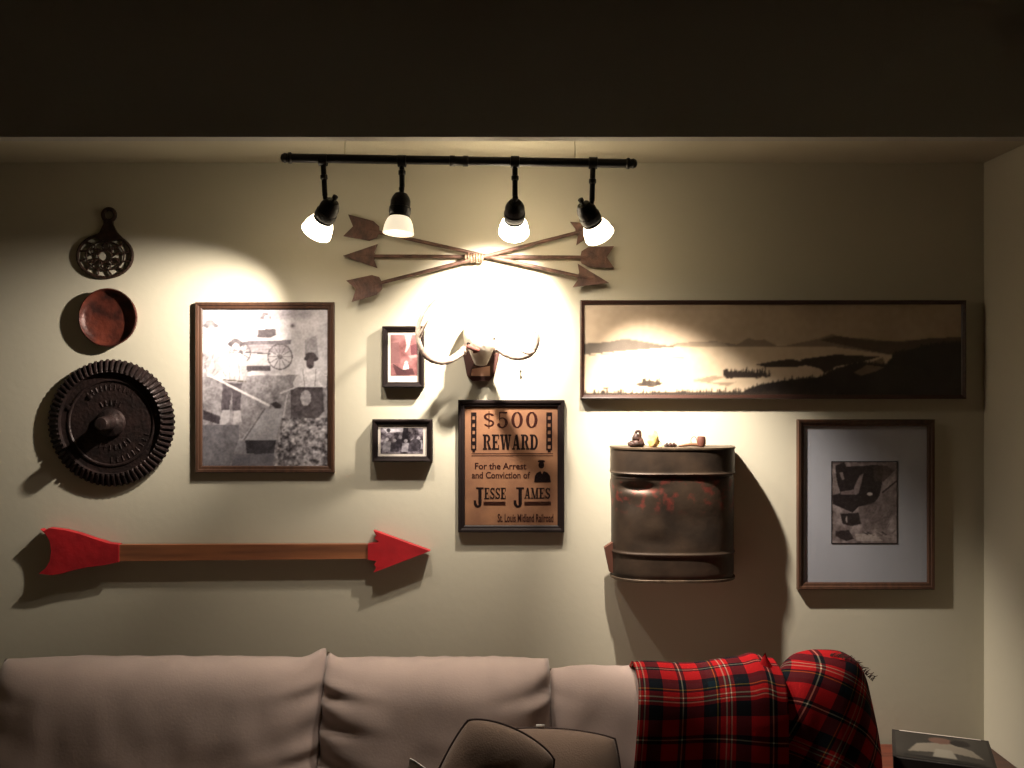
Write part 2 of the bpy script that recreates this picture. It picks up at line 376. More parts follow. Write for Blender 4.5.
mb.slab([q(94, 238), q(100, 232), q(104, 224), q(104, 220), q(113, 220), q(113, 224), q(117, 232), q(124, 239), q(109, 242)], -.001, -.010)
c = P(109, 215, L); mb.tube([(c.x+math.cos(2*PI*k/20)*6*sc, -L, c.z+math.sin(2*PI*k/20)*6*sc) for k in range(21)], .0065, 8)
mb.build('handle', M['trivet'], tr)

c = P(111, 318, .0)
dsh = MB().lathe([(.03, .001), (.078, .002), (.084, .008), (.087, .022), (.088, .025), (.085, .026), (.080, .014), (.072, .008), (.03, .006), (.001, .006)], c, (0, -1, 0), 48, True)
tag(dsh.build('shallow_dish', M['dish']), 'small round shallow reddish rusty dish hung between the trivet and the big gear', 'dish')

gc = P(110, 423, .02); gc.y = 0
gear = empty('gear_wheel', gc, 'large round dark iron gear wheel with toothed rim and projecting centre knob', 'gear')
NT = 66
prof = [(.165, .001), (.180, .002), (.190, .008), (.185, .017), (.160, .026), (.154, .025), (.152, .011), (.146, .010), (.134, .010), (.131, .013), (.127, .013), (.124, .009), (.05, .008), (.001, .008)]
def wob(j, k, r, h):
    t = (k % 6) in (0, 1, 2)
    if j == 1: return (r+(.0 if t else -.002), h)
    if j == 2: return (r+(.003 if t else -.001), h+(.001 if t else 0))
    if j == 3: return (r+(.004 if t else -.003), h+(.001 if t else -.008))
    if j == 4: return (r, h+(.001 if t else -.006))
    return (r, h)
MB().lathe(prof, gc, (0, -1, 0), NT*6, wob=wob).build('toothed_rim', M['iron'], gear, angle=25)
MB().lathe([(.044, .012), (.040, .022), (.030, .026), (.024, .030), (.0215, .06), (.020, .080), (.017, .084), (.001, .085)], gc, (0, -1, 0), 28, True).build('centre_knob', M['iron'], gear)
for (rr, t0, t1, n) in ((.108, .30*PI, .72*PI, 11), (.062, .36*PI, .66*PI, 5), (.075, 1.35*PI, 1.75*PI, 7), (.112, 1.5*PI, 1.9*PI, 9)):
    em = MB()
    for k in range(n):
        t = t0+(t1-t0)*k/(n-1); c0 = gc+Vector((math.cos(t)*rr, -.009, math.sin(t)*rr)); rd = Vector((math.cos(t), 0, math.sin(t))); tg = Vector((-rd.z, 0, rd.x))
        hgt = .008; em.tube([c0-rd*hgt, c0+rd*hgt], .0018, 6)
        if k % 2: em.tube([c0-tg*.004, c0+tg*.004+rd*random.uniform(-.006, .006)], .0018, 6)
    em.build('raised_casting_marks', M['iron'], gear)
for px, py in ((90, 397), (69, 408)):
    p = P(px, py, .009); MB().lathe([(.008, 0), (.008, .003), (.004, .005), (.001, .005)], p, (0, -1, 0), 12).build('bolt', M['iron'], gear)

# ------------------------------------------------------------------ picture making
def prn(a_, b_): return a_+(b_-a_)*random.random()
class Canvas:
    def __init__(s, x0, y0, x1, y1, scale, base):
        s.x0, s.y0, s.k = x0, y0, scale; s.w = int((x1-x0)*scale); s.h = int((y1-y0)*scale)
        s.a = np.ones((s.h, s.w, 3))*np.array(base, float)
        yy, xx = np.mgrid[0:s.h, 0:s.w]; s.X = (xx+.5)/scale+x0; s.Y = (yy+.5)/scale+y0
    def _c(s, m, col, al=1):
        m = (m.astype(float)*al)[..., None]; s.a = s.a*(1-m)+np.array(col if hasattr(col, '__len__') else (col,)*3, float)*m
    def poly(s, pts, col, al=1):
        ins = np.zeros(s.X.shape, bool); n = len(pts)
        for i in range(n):
            (xa, ya), (xb, yb) = pts[i], pts[(i+1) % n]
            if ya == yb: continue
            c = ((ya > s.Y) != (yb > s.Y)) & (s.X < (xb-xa)*(s.Y-ya)/(yb-ya)+xa); ins ^= c
        s._c(ins, col, al)
    def ell(s, cx_, cy_, rx, ry, col, al=1, ring=None):
        d = ((s.X-cx_)/rx)**2+((s.Y-cy_)/ry)**2
        m = d < 1
        if ring: m &= d > (1-ring)
        s._c(m, col, al)
    def soft(s, cx_, cy_, rx, ry, col, al=1):
        d = np.exp(-(((s.X-cx_)/rx)**2+((s.Y-cy_)/ry)**2)); s._c(d, col, al)
    def line(s, xa, ya, xb, yb, wd, col, al=1):
        dx, dy = xb-xa, yb-ya; l2 = dx*dx+dy*dy
        t = np.clip(((s.X-xa)*dx+(s.Y-ya)*dy)/l2, 0, 1); d = np.hypot(s.X-xa-t*dx, s.Y-ya-t*dy); s._c(d < wd/2, col, al)
    def noise(s, size, amp, mask=None, seed=0):
        rs = np.random.RandomState(seed); gh = int(s.h/(size*s.k))+3; gw = int(s.w/(size*s.k))+3
        g = rs.rand(gh, gw); y = np.arange(s.h)/(size*s.k); x = np.arange(s.w)/(size*s.k)
        yi = y.astype(int); xi = x.astype(int); fy = (y-yi)[:, None]; fx = (x-xi)[None]
        v = (g[yi][:, xi]*(1-fy)*(1-fx)+g[yi+1][:, xi]*fy*(1-fx)+g[yi][:, xi+1]*(1-fy)*fx+g[yi+1][:, xi+1]*fy*fx)-.5
        if mask is not None: v = v*mask
        s.a = s.a+(v*2*amp)[..., None]
    def blur(s):
        a = s.a; p = np.pad(a, ((1, 1), (1, 1), (0, 0)), 'edge')
        s.a = (p[1:-1, 1:-1]*2+p[:-2, 1:-1]+p[2:, 1:-1]+p[1:-1, :-2]+p[1:-1, 2:])/6
    def build(s, name, x0, x1, z0, z1, y, parent):
        a = np.clip(s.a, 0, 255)/255; lin = np.where(a <= .04045, a/12.92, ((a+.055)/1.055)**2.4)
        base = Vector(parent['org']); h, w_ = s.h, s.w
        xs = np.linspace(x0, x1, w_)-base.x; zs = np.linspace(z1, z0, h)-base.z
        co = np.empty((h, w_, 3)); co[..., 0] = xs[None]; co[..., 1] = y-base.y; co[..., 2] = zs[:, None]
        idx = np.arange(h*w_).reshape(h, w_)
        f = np.stack([idx[1:, :-1], idx[1:, 1:], idx[:-1, 1:], idx[:-1, :-1]], -1).reshape(-1, 4)
        me = bpy.data.meshes.new(name); me.from_pydata(co.reshape(-1, 3).tolist(), [], f.tolist())
        at = me.color_attributes.new('Ink', 'FLOAT_COLOR', 'POINT')
        at.data.foreach_set('color', np.concatenate([lin, np.ones((h, w_, 1))], -1).reshape(-1).astype(np.float32))
        me.materials.append(M['prnt']); o = bpy.data.objects.new(name, me); C.objects.link(o); o.parent = parent; o['org'] = tuple(base)
        return o
def picture(name, label, cat, box, border, depth, mframe, lip=True, rot=0, glass=True, group=None):
    "box: outer frame pixels at its front face; returns thing and inner opening"
    x0, y0, x1, y1 = box; a_ = P(x0, y1, depth); b_ = P(x1, y0, depth); X0, X1, Z0, Z1 = a_.x, b_.x, a_.z, b_.z
    t = empty(name, ((X0+X1)/2, 0, (Z0+Z1)/2), label, cat, group)
    w_ = border
    loops = [(X0, X1, Z0, Z1, -.001), (X0, X1, Z0, Z1, -depth+.004), (X0+.003, X1-.003, Z0+.003, Z1-.003, -depth),
             (X0+w_*.45, X1-w_*.45, Z0+w_*.45, Z1-w_*.45, -depth+.001), (X0+w_*.55, X1-w_*.55, Z0+w_*.55, Z1-w_*.55, -depth+.004),
             (X0+w_*.85, X1-w_*.85, Z0+w_*.85, Z1-w_*.85, -depth+.005), (X0+w_, X1-w_, Z0+w_, Z1-w_, -depth+.008), (X0+w_, X1-w_, Z0+w_, Z1-w_, -depth+.011)]
    MB().loft_rect(loops).build('frame', mframe, t, smooth=False)
    MB().box(X0+.004, -depth+.013, Z0+.004, X1-.004, -.001, Z1-.004).build('backing', M['back'], t, smooth=False)
    e = w_-.002
    if glass: MB().add([(X0+e, -depth+.0088, Z0+e), (X1-e, -depth+.0088, Z0+e), (X1-e, -depth+.0088, Z1-e), (X0+e, -depth+.0088, Z1-e)], [(0, 1, 2, 3)]).build('glass', M['glass'], t, smooth=False)
    return t, (X0+w_, X1-w_, Z0+w_, Z1-w_, -depth+.0115)

# miners photograph
t, (X0, X1, Z0, Z1, Y) = picture('framed_photograph', 'large upright brown framed black and white photo of miners with a wagon', 'framed photo', (194.5, 302, 334, 473), .021, .016, M['walnut'])
c = Canvas(95, 72, 568, 670, .36, (206, 200, 204))
c.noise(60, 22, seed=1); c.noise(20, 10, seed=2)
c.poly([(95, 330), (568, 320), (568, 670), (95, 670)], (150, 144, 148)); c.noise(12, 26, (c.Y > 320), seed=3); c.noise(5, 20, (c.Y > 330), seed=4)
c.soft(430, 95, 90, 18, (140, 132, 138), .7); c.soft(235, 160, 40, 8, (120, 115, 118), .5); c.soft(432, 138, 8, 8, (60, 50, 55), .9)
c.poly([(478, 190), (520, 175), (530, 260), (478, 260)], (140, 134, 138), .7)
c.ell(128, 138, 30, 9, (120, 114, 118)); c.ell(126, 128, 18, 13, (150, 144, 148)); c.ell(130, 150, 13, 14, (186, 180, 184)); c.poly([(104, 165), (152, 165), (160, 200), (98, 200)], (220, 214, 218)); c.poly([(160, 75), (175, 75), (172, 160), (158, 160)], (236, 232, 234))
c.poly([(95, 165), (190, 170), (200, 230), (95, 235)], (244, 240, 242)); c.noise(8, 40, (c.X < 215) & (c.Y > 195) & (c.Y < 330), seed=5)
c.poly([(250, 196), (428, 192), (424, 208), (250, 212)], (120, 112, 118)); c.poly([(258, 210), (420, 207), (420, 240), (258, 242)], (168, 160, 165)); c.line(258, 238, 350, 244, 4, (70, 62, 66))
c.poly([(258, 244), (350, 246), (350, 290), (258, 290)], (196, 190, 193)); c.poly([(252, 288), (350, 288), (352, 308), (252, 310)], (84, 76, 80))
for (wx, wy, wr) in ((386, 255, 47), (238, 240, 40)):
    c.ell(wx, wy, wr, wr*1.05, (92, 84, 88), 1, .17); c.ell(wx, wy, 9, 9, (80, 74, 78))
    for k in range(12): c.line(wx, wy, wx+math.cos(k*PI/6)*wr*.92, wy+math.sin(k*PI/6)*wr*.95, 3.2, (104, 96, 100), .85)
c.ell(333, 108, 22, 7, (110, 100, 106)); c.ell(331, 98, 12, 10, (120, 112, 116)); c.ell(337, 108, 8, 9, (232, 226, 228)); c.poly([(314, 118), (352, 118), (358, 152), (308, 154)], (240, 236, 238)); c.poly([(305, 152), (368, 150), (372, 172), (348, 184), (300, 184)], (96, 88, 92))
# left miner
c.ell(222, 207, 30, 13, (92, 84, 88)); c.ell(222, 200, 18, 14, (120, 112, 116)); c.ell(222, 222, 15, 19, (242, 238, 240))
c.poly([(185, 250), (214, 240), (240, 242), (262, 265), (258, 350), (172, 348), (120, 330), (150, 280)], (222, 216, 220)); c.noise(9, 24, (c.X > 140) & (c.X < 262) & (c.Y > 245) & (c.Y < 350), seed=6)
for xx in (196, 232): c.line(xx, 250, xx+4, 340, 3, (120, 112, 116), .7)
c.line(176, 342, 258, 348, 5, (100, 92, 84)); c.poly([(174, 352), (244, 356), (238, 456), (210, 458), (208, 385), (196, 455), (166, 456)], (88, 80, 86)); c.noise(7, 18, (c.X > 170) & (c.X < 240) & (c.Y > 352) & (c.Y < 455), seed=7)
c.poly([(172, 455), (200, 455), (198, 500), (160, 525), (152, 515)], (188, 182, 186)); c.poly([(214, 458), (240, 458), (244, 500), (212, 505)], (196, 190, 194))
c.line(118, 322, 345, 438, 8, (236, 230, 232)); c.poly([(352, 432), (372, 422), (392, 440), (378, 462)], (64, 56, 60)); c.ell(150, 322, 22, 14, (244, 240, 242))
c.poly([(100, 455), (165, 480), (160, 510), (100, 490)], (62, 54, 60))
# right miner
c.ell(502, 262, 27, 12, (60, 52, 56)); c.ell(500, 252, 20, 14, (72, 62, 66)); c.ell(498, 280, 15, 19, (96, 84, 88))
c.poly([(455, 310), (480, 296), (530, 298), (558, 330), (556, 372), (450, 368)], (228, 222, 226)); c.noise(9, 26, (c.X > 445) & (c.Y > 296) & (c.Y < 370), seed=8)
c.poly([(425, 368), (545, 370), (550, 460), (520, 490), (425, 490)], (84, 76, 80)); c.ell(482, 410, 20, 30, (170, 164, 168)); c.noise(8, 24, (c.X > 420) & (c.Y > 368) & (c.Y < 490), seed=9)
c.line(388, 392, 565, 322, 6, (214, 208, 212))
# sluice box and rocks
c.poly([(330, 452), (400, 450), (368, 572), (238, 572)], (176, 172, 178)); c.line(330, 450, 205, 640, 5, (110, 104, 108)); c.line(412, 400, 372, 640, 6, (200, 194, 198))
c.poly([(256, 568), (372, 568), (362, 622), (258, 620)], (66, 62, 68)); c.poly([(228, 572), (256, 568), (262, 620), (215, 630)], (140, 136, 142)); c.poly([(212, 622), (364, 620), (362, 668), (205, 668)], (116, 112, 120))
rm = (c.X > 380+(570-c.Y)*.15) & (c.Y > 485); c._c(rm, (142, 136, 140)); c.noise(11, 90, rm, seed=10); c.noise(5, 60, rm, seed=11)
lm = (c.X < 235) & (c.Y > 510) & (c.X < 235-(c.Y-560)*.35); c._c(lm, (112, 108, 114)); c.noise(16, 14, lm, seed=12)
c.poly([(455, 318), (432, 352), (440, 372), (470, 348)], (206, 200, 204)); c.poly([(545, 318), (562, 350), (550, 372), (530, 346)], (196, 190, 194)); c.ell(498, 292, 11, 8, (60, 50, 54)); c.line(470, 300, 478, 366, 3, (90, 84, 86), .6); c.line(520, 300, 516, 366, 3, (90, 84, 86), .6)
c.poly([(148, 275), (128, 318), (140, 332), (178, 300)], (196, 190, 194)); c.poly([(250, 262), (268, 320), (252, 352), (238, 300)], (190, 184, 188)); c.ell(222, 232, 9, 5, (150, 140, 144)); c.line(330, 118, 326, 150, 3, (150, 144, 148), .6); c.line(262, 218, 416, 215, 2.5, (120, 112, 116), .7); c.line(262, 228, 416, 225, 2, (120, 112, 116), .5)
for k in range(30): x = prn(100, 240); y = prn(180, 330); c.line(x, y, x+prn(-14, 14), y+prn(5, 24), 3, (110, 104, 108), .4 if x > 150 and y > 240 else .6)
for k in range(60): x = prn(390, 562); y = prn(500, 665); c.ell(x, y, prn(4, 10), prn(3, 7), random.choice([(196, 190, 194), (80, 74, 78), (160, 154, 158)]), .7)
c.a *= .92; c.noise(4.5, 20, seed=13); c.noise(30, 12, seed=14); c.blur(); c.build('print', X0-.002, X1+.002, Z0-.002, Z1+.002, Y, t)

# small upright and small lying photos
def small(box, opening, label, paint):
    t, (X0, X1, Z0, Z1, Y) = picture('small_framed_photograph', label, 'framed photo', box, opening[4], .034, M['blackwood'], glass=True)
    a_ = P(opening[0], opening[3], .03); b_ = P(opening[2], opening[1], .03)
    MB().box(X0-.002, Y, Z0-.002, X1+.002, Y+.002, Z1+.002).build('white_card_mount', M['white'], t, smooth=False)
    c = paint(); c.blur(); c.build('print', a_.x, b_.x, a_.z, b_.z, Y-.0006, t)
def paint1():
    c = Canvas(137, 112, 260, 297, .55, (128, 84, 84)); c.noise(30, 36, seed=20); c.noise(10, 16, seed=21)
    c.poly([(200, 112), (232, 112), (222, 165), (208, 190), (200, 190), (208, 160)], (184, 150, 150)); c.poly([(225, 160), (262, 150), (262, 200), (228, 205)], (88, 44, 50)); c.poly([(215, 205), (262, 200), (258, 212), (225, 218)], (176, 128, 126))
    c.poly([(137, 150), (175, 145), (180, 240), (137, 240)], (104, 70, 70), .7)
    c.ell(207, 238, 8, 9, (200, 170, 165)); c.poly([(190, 275), (198, 245), (216, 245), (222, 278)], (226, 214, 208)); c.poly([(148, 250), (190, 268), (235, 262), (245, 290), (165, 294)], (66, 32, 36)); c.line(150, 245, 205, 280, 4, (40, 20, 22))
    return c
def paint2():
    c = Canvas(92, 533, 285, 650, .6, (96, 88, 96)); c.noise(14, 70, seed=22); c.noise(5, 30, seed=23)
    c.poly([(100, 533), (195, 533), (195, 552), (120, 556)], (206, 200, 208)); c.ell(128, 545, 9, 9, (50, 44, 50)); c.poly([(195, 533), (215, 533), (215, 600), (185, 600)], (40, 34, 42))
    for (x, y) in ((122, 585), (155, 590), (180, 575), (205, 592), (235, 590), (262, 580)):
        c.ell(x, y, 8, 8, (170, 164, 170)); c.poly([(x-16, y+10), (x+16, y+10), (x+20, y+50), (x-20, y+50)], (random.choice([(50, 44, 54), (160, 156, 164), (66, 60, 68)])), .8)
    c.ell(248, 610, 26, 28, (52, 46, 54)); c.noise(7, 30, seed=24)
    return c
small((382, 326, 423.5, 387.5), (390.3, 334.8, 417.5, 375.7, .0165), 'tiny upright black framed colour snapshot left of the skull mount', paint1)
bpy.data.objects['small_framed_photograph'].rotation_euler = (0, 0, 0)
small((372, 419.5, 432, 462), (380.3, 427.9, 423, 453.8, .0165), 'tiny horizontal black framed group photo below the upright snapshot', paint2)

# panorama
t, (X0, X1, Z0, Z1, Y) = picture('framed_panorama', 'long horizontal dark framed sepia panorama of a lake with islands', 'framed panorama', (580.5, 300, 967, 399), .0125, .026, M['walnut_h'])
c = Canvas(30, 55, 945, 270, .45, (176, 156, 132)); c.noise(80, 10, seed=30)
c.poly([(30, 152), (945, 150), (945, 270), (30, 270)], (196, 176, 150)); c.noise(40, 8, (c.Y > 150), seed=31)
c.poly([(230, 154), (260, 146), (350, 142), (400, 150), (430, 134), (445, 140), (468, 138), (498, 154), (520, 152), (600, 136), (630, 126), (660, 136), (705, 134), (760, 142), (945, 136), (945, 180), (760, 172), (700, 164), (640, 156), (500, 156)], (120, 104, 88), .85)
c.poly([(260, 148), (370, 144), (380, 154), (240, 156)], (160, 142, 120), .6)
c.poly([(30, 148), (90, 144), (130, 136), (170, 142), (215, 150), (262, 155), (190, 162), (90, 172), (30, 176)], (92, 82, 72)); c.line(30, 174, 262, 156, 2, (226, 206, 176))
c.poly([(600, 140), (640, 130), (720, 140), (800, 144), (860, 136), (945, 132), (945, 175), (780, 175), (700, 160)], (74, 60, 50), .85)
c.line(200, 180, 272, 180, 2, (120, 104, 88)); c.poly([(448, 196), (480, 190), (530, 183), (560, 190), (600, 192), (540, 202), (470, 202)], (48, 38, 32))
c.poly([(555, 184), (640, 173), (745, 178), (700, 190), (640, 200), (612, 216), (600, 205), (560, 196)], (46, 36, 30))
c.poly([(290, 233), (340, 222), (372, 224), (330, 238), (400, 236), (380, 246)], (110, 92, 76), .6)
c.poly([(368, 214), (430, 212), (480, 220), (440, 226), (372, 226)], (52, 42, 36)); c.poly([(155, 240), (190, 232), (224, 238), (200, 248), (165, 246)], (60, 50, 42)); c.poly([(76, 248), (100, 250), (80, 253)], (70, 60, 50))
c.poly([(460, 242), (520, 232), (600, 226), (640, 205), (700, 190), (760, 198), (780, 172), (860, 152), (945, 146), (945, 270), (400, 270), (420, 255)], (30, 23, 20))
c.poly([(680, 214), (700, 205), (718, 192), (752, 180), (760, 200), (735, 212), (700, 222)], (118, 98, 80))
for k in range(230):
    x = prn(32, 640); h = prn(5, 17) if x > 330 else prn(3, 12); y = 268
    if k % 7 == 0: x = prn(370, 480); y = prn(220, 228); h = prn(8, 18)
    if k % 19 == 0: x = prn(372, 440); y = 222; h = prn(6, 14)
    if k % 23 == 0: x = prn(170, 215); y = 244; h = prn(8, 16)
    c.poly([(x-3.2, y), (x, y-h-6), (x+3.2, y)], (44, 34, 28))
c.poly([(30, 262), (500, 258), (500, 270), (30, 270)], (50, 40, 33))
EDGE = [(430, 252), (470, 242), (520, 232), (600, 226), (640, 205), (700, 190), (760, 198), (780, 172), (860, 152), (945, 146)]
for k in range(150):
    x = prn(432, 940); i_ = max(i for i in range(len(EDGE)-1) if EDGE[i][0] <= x); f_ = (x-EDGE[i_][0])/(EDGE[i_+1][0]-EDGE[i_][0]); y = EDGE[i_][1]*(1-f_)+EDGE[i_+1][1]*f_+4
    c.poly([(x-3.5, y), (x, y-prn(6, 13)), (x+3.5, y)], (32, 25, 21))
c.noise(26, 9, (c.Y > 195) & (c.X > 560), seed=33); c.noise(9, 5, seed=34); c.blur()
c.build('print', X0-.002, X1+.002, Z0-.002, Z1+.002, Y, t)

# matted picture on the right
t, (X0, X1, Z0, Z1, Y) = picture('framed_etching', 'upright brown framed dark photograph in a wide pale grey mat, lower right', 'framed picture', (798, 419.5, 935.5, 590), .0215, .018, M['walnut'])
MB().box(X0-.002, Y, Z0-.002, X1+.002, Y+.001, Z1+.002).build('mat_board', M['mount'], t, smooth=False)
a_ = P(832.4, 544.3, .017); b_ = P(898.8, 461.5, .017)
MB().loft_rect([(a_.x, b_.x, a_.z, b_.z, Y-.0004), (a_.x, b_.x, a_.z, b_.z, Y-.0012), (a_.x+.0022, b_.x-.0022, a_.z+.0022, b_.z-.0022, Y-.0012), (a_.x+.0022, b_.x-.0022, a_.z+.0022, b_.z-.0022, Y-.0004)]).build('black_inner_line', M['blackwood'], t, smooth=False)
c = Canvas(60, 55, 595, 720, .22, (128, 116, 116)); c.noise(70, 34, seed=40); c.noise(25, 24, seed=41)
K = (34, 26, 28)
c.poly([(90, 90), (160, 60), (180, 95), (330, 90), (400, 80), (480, 90), (470, 230), (450, 330), (400, 400), (280, 420), (230, 470), (70, 400), (70, 330), (130, 310), (100, 200)], K)
c.poly([(120, 140), (150, 140), (165, 200), (145, 205)], (120, 108, 108)); c.poly([(285, 170), (320, 150), (280, 310), (250, 330), (240, 270)], (118, 106, 106)); c.poly([(130, 300), (250, 280), (245, 325), (140, 325)], (110, 96, 96)); c.poly([(70, 200), (100, 190), (120, 310), (70, 315)], (122, 110, 108))
c.ell(370, 318, 24, 13, (170, 160, 158)); c.poly([(480, 290), (570, 150), (580, 170), (510, 290)], (150, 138, 136)); c.line(475, 305, 585, 215, 12, (40, 30, 32))
c.poly([(400, 90), (500, 85), (570, 130), (480, 220), (400, 210)], (70, 56, 54), .8)
c.poly([(130, 480), (280, 470), (300, 560), (220, 580), (150, 560)], (36, 28, 30)); c.ell(182, 525, 7, 28, (160, 148, 146))
c.poly([(280, 430), (560, 330), (590, 420), (500, 600), (330, 610), (290, 540)], (96, 84, 84), .6)
for k in range(26): x = prn(300, 580); y = prn(400, 620); c.line(x, y, x-prn(10, 50), y+prn(20, 70), 4, random.choice([(54, 44, 46), (140, 128, 126)]), .5)
c.poly([(90, 620), (200, 610), (240, 680), (180, 700), (90, 660)], (44, 34, 36)); c.poly([(250, 640), (400, 640), (480, 700), (260, 700)], (170, 158, 154), .8)
for k in range(16): x = prn(260, 520); y = prn(620, 690); c.line(x, y, x+prn(10, 60), y+prn(-5, 30), 8, random.choice([K, (160, 150, 146)]), .8)
c.noise(10, 18, seed=42); c.blur(); c.build('print', a_.x+.002, b_.x-.002, a_.z+.002, b_.z-.002, Y-.0005, t)

# ------------------------------------------------------------------ reward poster
t, (X0, X1, Z0, Z1, Y) = picture('framed_poster', 'black framed tan reward poster with large dark old western lettering', 'framed poster', (458, 400, 564.5, 532.5), .0205, .019, M['blackwood'])
MB().box(X0-.002, Y, Z0-.002, X1+.002, Y+.001, Z1+.002).build('poster_paper', M['paper'], t, smooth=False)
sx = (X1-X0)/(562-117); sz = (Z1-Z0)/(652-88)
def PX(x): return X0+(x-117)*sx
def PZ(y): return Z1-(y-88)*sz
class Glyph:
    def __init__(s): s.p = []
    def r(s, x0, y0, x1, y1): s.p.append([(x0, y0), (x1, y0), (x1, y1), (x0, y1)]); return s
    def d(s, xt, xb, t_, y0=0, y1=1): s.p.append([(xb, y0), (xb+t_, y0), (xt+t_, y1), (xt, y1)]); return s
    def a(s, cx_, cy_, rx, ry, t0, t1, tx, ty):
        n = 14
        for k in range(n):
            u, v = math.radians(t0+(t1-t0)*k/n), math.radians(t0+(t1-t0)*(k+1)/n)
            s.p.append([(cx_+math.cos(u)*rx, cy_+math.sin(u)*ry), (cx_+math.cos(v)*rx, cy_+math.sin(v)*ry), (cx_+math.cos(v)*(rx-tx), cy_+math.sin(v)*(ry-ty)), (cx_+math.cos(u)*(rx-tx), cy_+math.sin(u)*(ry-ty))])
        return s
G_ = {}
def gl(ch, w_): G_[ch] = (Glyph(), w_); return G_[ch][0]
gl('E', .9).r(.1, .1, .4, .9).r(0, 0, .85, .11).r(0, .89, .85, 1).r(.4, .44, .62, .56).r(.56, .34, .64, .66).r(.75, .11, .85, .32).r(.75, .68, .85, .89)
gl('R', 1).r(.1, .1, .4, .9).r(0, 0, .5, .11).r(0, .89, .5, 1).a(.45, .73, .42, .27, -90, 90, .26, .11).d(.45, .66, .26, .1, .5).r(.62, 0, 1, .11)
gl('W', 1.35).d(.08, .28, .27).d(.60, .42, .12).d(.56, .80, .27).d(1.10, .93, .12).r(0, .9, .45, 1).r(.5, .9, .88, 1).r(.98, .9, 1.33, 1)
gl('A', 1).d(.42, .1, .13).d(.40, .62, .28).r(.22, .26, .72, .36).r(0, 0, .36, .1).r(.54, 0, 1, .1)
gl('D', 1).r(.1, .1, .4, .9).r(0, 0, .5, .11).r(0, .89, .5, 1).a(.45, .5, .5, .5, -90, 90, .28, .11)
gl('S', .85).a(.42, .73, .38, .27, 20, 255, .22, .12).a(.42, .27, .38, .27, -160, 75, .22, .12).r(.68, .68, .78, 1).r(.02, 0, .12, .32).d(.1, .36, .30, .36, .64)
gl('M', 1.25).r(.12, .1, .24, .9).r(.86, .1, 1.12, .9).d(.12, .46, .26).d(.90, .56, .12).r(0, 0, .38, .1).r(.76, 0, 1.25, .1).r(0, .9, .34, 1).r(.9, .9, 1.25, 1)
gl('J', .9).r(.45, .12, .76, .9).r(.25, .9, .95, 1).a(.40, .12, .36, .22, -180, 0, .28, .12).r(.02, .08, .26, .30)
gl('$', .8).a(.40, .70, .34, .22, 20, 260, .16, .10).a(.40, .30, .34, .22, -160, 80, .13, .09).r(.37, -.02, .43, 1.04).d(.10, .42, .22, .40, .60)
gl('5', .8).r(.15, .90, .68, 1).r(.15, .5, .22, .95).a(.36, .33, .36, .33, -150, 120, .19, .07).a(.12, .2, .1, .1, 0, 360, .1, .1)
gl('0', .85).a(.42, .5, .38, .5, 0, 360, .20, .08)
def lettering(name, s, x0, x1, ytop, ybot, m, gap=.08, dy=None):
    tot = sum(G_[c_][1] if c_ != ' ' else .6 for c_ in s)+gap*(len(s)-1)
    k = (PX(x1)-PX(x0))/tot; H = PZ(ytop)-PZ(ybot); mb = MB(); x = PX(x0); zb = PZ(ybot); n = 0
    for c_ in s:
        if c_ == ' ': x += (.6+gap)*k; continue
        g, w_ = G_[c_]
        for q_ in g.p:
            n += 1; y = Y-.0006-.000004*(n % 9)
            mb.add([(x+a_*k, y, zb+b_*H) for a_, b_ in q_], [(0, 1, 2, 3)])
        x += (w_+gap)*k
    return mb.build(name, m, t, smooth=False)
lettering('lettering', '$500', 203, 470, 112, 190, M['inkred'], .10)
lettering('lettering', 'REWARD', 203, 470, 220, 293, M['ink'], .05)
lettering('lettering', 'J', 158, 204, 472, 560, M['ink']); lettering('lettering', 'ESSE', 210, 314, 474, 528, M['ink'], .06)
lettering('lettering', 'J', 350, 398, 472, 560, M['ink']); lettering('lettering', 'AMES', 402, 528, 474, 526, M['ink'], .06)
def rr(x0, y0, x1, y1): MB().add([(PX(x0), Y-.0006, PZ(y1)), (PX(x1), Y-.0006, PZ(y1)), (PX(x1), Y-.0006, PZ(y0)), (PX(x0), Y-.0006, PZ(y0))], [(0, 1, 2, 3)]).build('ruled_line', M['inkred'], t, smooth=False)
rr(148, 310, 540, 313); rr(148, 320, 540, 323)
for y in range(540, 556, 5): rr(206, y, 312, y+2.6); rr(402, y, 530, y+2.6)
for (x0, x1) in ((146, 172), (508, 536)):
    s_ = MB(); n = 5
    def bb(a0, b0, a1, b1): s_.add([(PX(a0), Y-.0006, PZ(b1)), (PX(a1), Y-.0006, PZ(b1)), (PX(a1), Y-.0006, PZ(b0)), (PX(a0), Y-.0006, PZ(b0))], [(0, 1, 2, 3)])
    bb(x0, 115, x0+7, 296); bb(x1-7, 115, x1, 296)
    for k in range(6): y = 115+k*34.5; bb(x0+7, y, x1-7, y+18)
    s_.build('printed_border_strip', M['ink'], t, smooth=False)
def text(body, x0, x1, ytop, ybot, m, bold=.01, parent=None, Yf=None):
    cu = bpy.data.curves.new('text', 'FONT'); cu.body = body; cu.offset = bold; cu.resolution_u = 3
    ob = bpy.data.objects.new('text', cu); C.objects.link(ob)
    dg = bpy.context.evaluated_depsgraph_get(); me = ob.evaluated_get(dg).to_mesh()
    vv = [tuple(v.co) for v in me.vertices]; ff = [tuple(p.vertices) for p in me.polygons]
    bpy.data.objects.remove(ob)
    xa = min(v[0] for v in vv); xb = max(v[0] for v in vv); ya = min(v[1] for v in vv); yb = max(v[1] for v in vv)
    mb = MB(); mb.add([(x0+(v[0]-xa)/(xb-xa)*(x1-x0), Yf, ybot+(v[1]-ya)/(yb-ya)*(ytop-ybot)) for v in vv], ff)
    return mb.build('lettering', m, parent, smooth=False)
